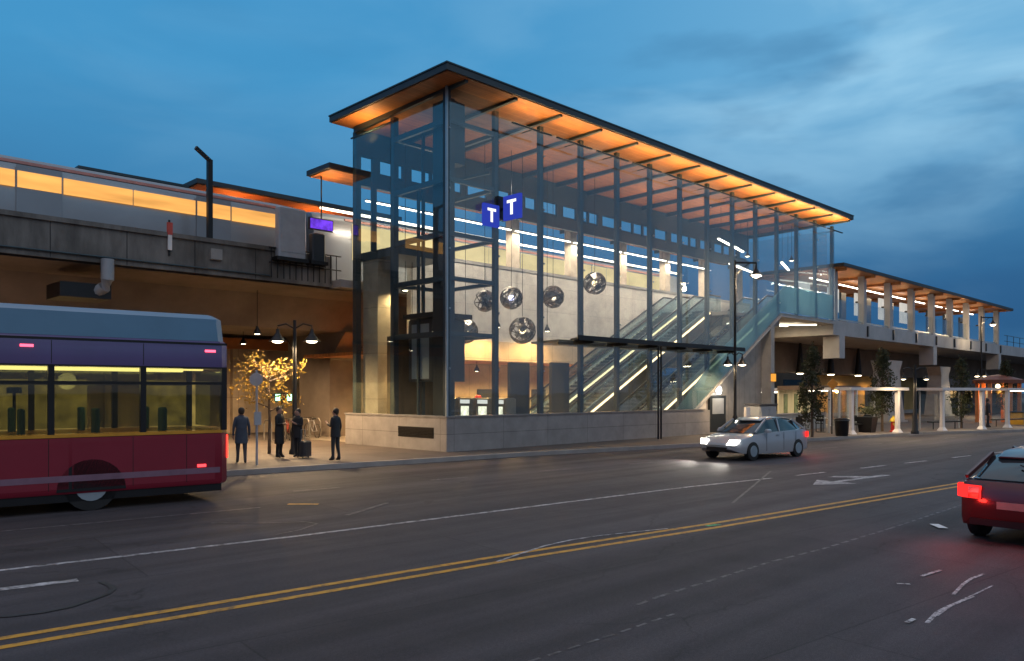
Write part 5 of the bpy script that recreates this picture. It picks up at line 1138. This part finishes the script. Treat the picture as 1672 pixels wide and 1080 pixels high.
shelter(30.2, -7.45, 33.6, -8.55, 'second white framed shelter from the hall')
shelter(37.2, -9.0, 42.0, -10.3, 'brightly lit white framed shelter at the right edge', lit=1)
# litter bin, hydrant, planter, diamond sign
lb = thing('litter_bin', 'black round litter bin by the kerb before the lit glass room', 'litter bin', (20.6, -5.8, .15)); MB().lathe(20.6, -5.8, [(.27, .15), (.30, .2), (.34, .95), (.36, 1.0), (.30, 1.04), (.22, .98)], 16, caps=True).build('body', M['dark'], lb, True); MB().lathe(20.6, -5.8, [(.36, .90), (.375, .93), (.36, .96)], 16).build('rim', M['darkpanel'], lb)
hy = thing('fire_hydrant', 'red fire hydrant with a yellow top beside the first shelter', 'fire hydrant', (26.6, -6.1, .15)); MB().lathe(26.6, -6.1, [(.20, .15), (.20, .22), (.14, .25), (.14, .72)], 12, caps=True).build('barrel', mat('hydrant_red', (.45, .03, .02), .4), hy, True); MB().lathe(26.6, -6.1, [(.19, .721), (.19, .78), (.14, .90), (.05, .98), (.04, 1.04), (.0, 1.05)], 12).build('bonnet', mat('hydrant_yellow', (.70, .48, .04), .4), hy, True)
MB().tube([(26.35, -6.25, .58), (26.85, -5.95, .58)], .07, 8).build('outlets', mat('hydrant_cap', (.65, .42, .05), .4), hy)
pt = thing('planter', 'black square planter with leafy plant beside the first shelter', 'planter', (25.3, -5.2, .15)); MB().loft([[(25.3-a, -5.2-a, z), (25.3+a, -5.2-a, z), (25.3+a, -5.2+a, z), (25.3-a, -5.2+a, z)] for a, z in ((.32, .15), (.42, .95), (.42, .99))]).build('pot', M['dark'], pt)
leaves(random.Random(2), [(25.3+random.gauss(0,.2), -5.2+random.gauss(0,.2), 1.15+abs(random.gauss(0,.2))) for _ in range(220)], .08).build('plant', M['leaf_dark'], pt)
ds = thing('warning_sign', 'orange diamond sign on a thin pole behind the litter bin', 'sign', (22.2, -4.6, .15)); MB().tube([(22.2, -4.6, .15), (22.2, -4.6, 2.5)], .035, 6).build('pole', M['dark'], ds)
c0 = Vector((22.2, -4.64, 2.75)); r0 = Vector((.71, -.70, 0)); MB().loft([[tuple(c0 + dv*q + r0*x + Vector((0, 0, z))) for x, z in ((-.3, 0), (0, -.3), (.3, 0), (0, .3))] for q in (0, .02)]).build('plate', mat('orange_sign', (.65, .25, .02), .4), ds)
# orange-lit pavilion at the right edge
ov = thing('orange_pavilion', 'small pavilion with orange lit columns and round roof at the right edge', 'pavilion', (46, -6.3, .15))
MB().lathe(46, -6.3, [(1.0, 3.0), (1.6, 2.95), (1.6, 3.2), (.6, 3.5), (.0, 3.6)], 20).build('roof', mat('rust_roof', (.16, .05, .03), .6), ov)
for a in range(6): MB().bar((46+1.3*math.cos(a), -6.3+1.3*math.sin(a), .15), (46+1.3*math.cos(a), -6.3+1.3*math.sin(a), 2.97), .22, .22).build('column', mat('orange_column', (.65, .24, .08), .5), ov)
MB().sphere((46, -6.3, 2.75), .16, 10, 7).build('lamp', M['lens_soft'], ov); add_light('pavilion_light', 'POINT', (46, -6.3, 2.4), 170, (1, .42, .12), .15)
yb = thing('yellow_bin', 'yellow box standing on the pavement by the orange pavilion', 'box', (43.2, -8.2, .15)); MB().bev(42.7, 43.7, -8.6, -7.8, .15, .95, .06).build('body', mat('yellow_plastic', (.65, .34, .03), .5), yb); MB().box(42.65, 43.75, -8.65, -7.75, .951, 1.02).build('lid', M['dark'], yb)
person((36.2, -8.2, .15), rad(20), 'person in dark clothes standing among the white shelters', (.02, .02, .03), (.02, .02, .03), (.02, .015, .01), 1.75, .05, 'down', .75)

# distant houses and a dark wood past the end of the platform
for k, (u, v, w, h) in enumerate(((150, -10, 14, 5.0), (172, -18, 16, 6.5), (196, -9, 15, 5.5), (160, 25, 18, 7))):
    t = thing('distant_house', 'dim gabled house far beyond the platform, ' + ['lowest of the row', 'tallest of the street row', 'furthest along the street', 'set back behind the viaduct'][k], 'house', (u, v, .15))
    MB().box(u-w/2, u+w/2, v-5, v+5, -.02, h).build('wall', mat('dim_house_wall', (.14, .12, .11), .8), t)
    MB().prism_yz([(v-5.5, h), (v+5.5, h), (v, h+2.6)], u-w/2-.3, u+w/2+.3).build('roof', mat('dim_house_roof', (.05, .05, .055), .8), t)
    for j in range(3): MB().box(u-w/2-.03, u-w/2-.001, v-3.6+2.7*j, v-2.4+2.7*j, 1.2, 2.6).build('window', emit('house_window', (1, .62, .26), .7), t)
wood_pts = []; rng = random.Random(11)
for k in range(150):
    u = rng.uniform(-160, 260); v = rng.uniform(62, 85); h = rng.uniform(4, 8)
    for j in range(26): wood_pts.append((u+rng.gauss(0, 1.8), v+rng.gauss(0, 1.8), h*.55+rng.gauss(0, h*.22)))
wd = leaves(rng, wood_pts, 1.1).build('distant_wood', M['leaf_dark']); wd['kind'] = 'stuff'; wd['label'] = 'dark belt of far trees behind the viaduct'
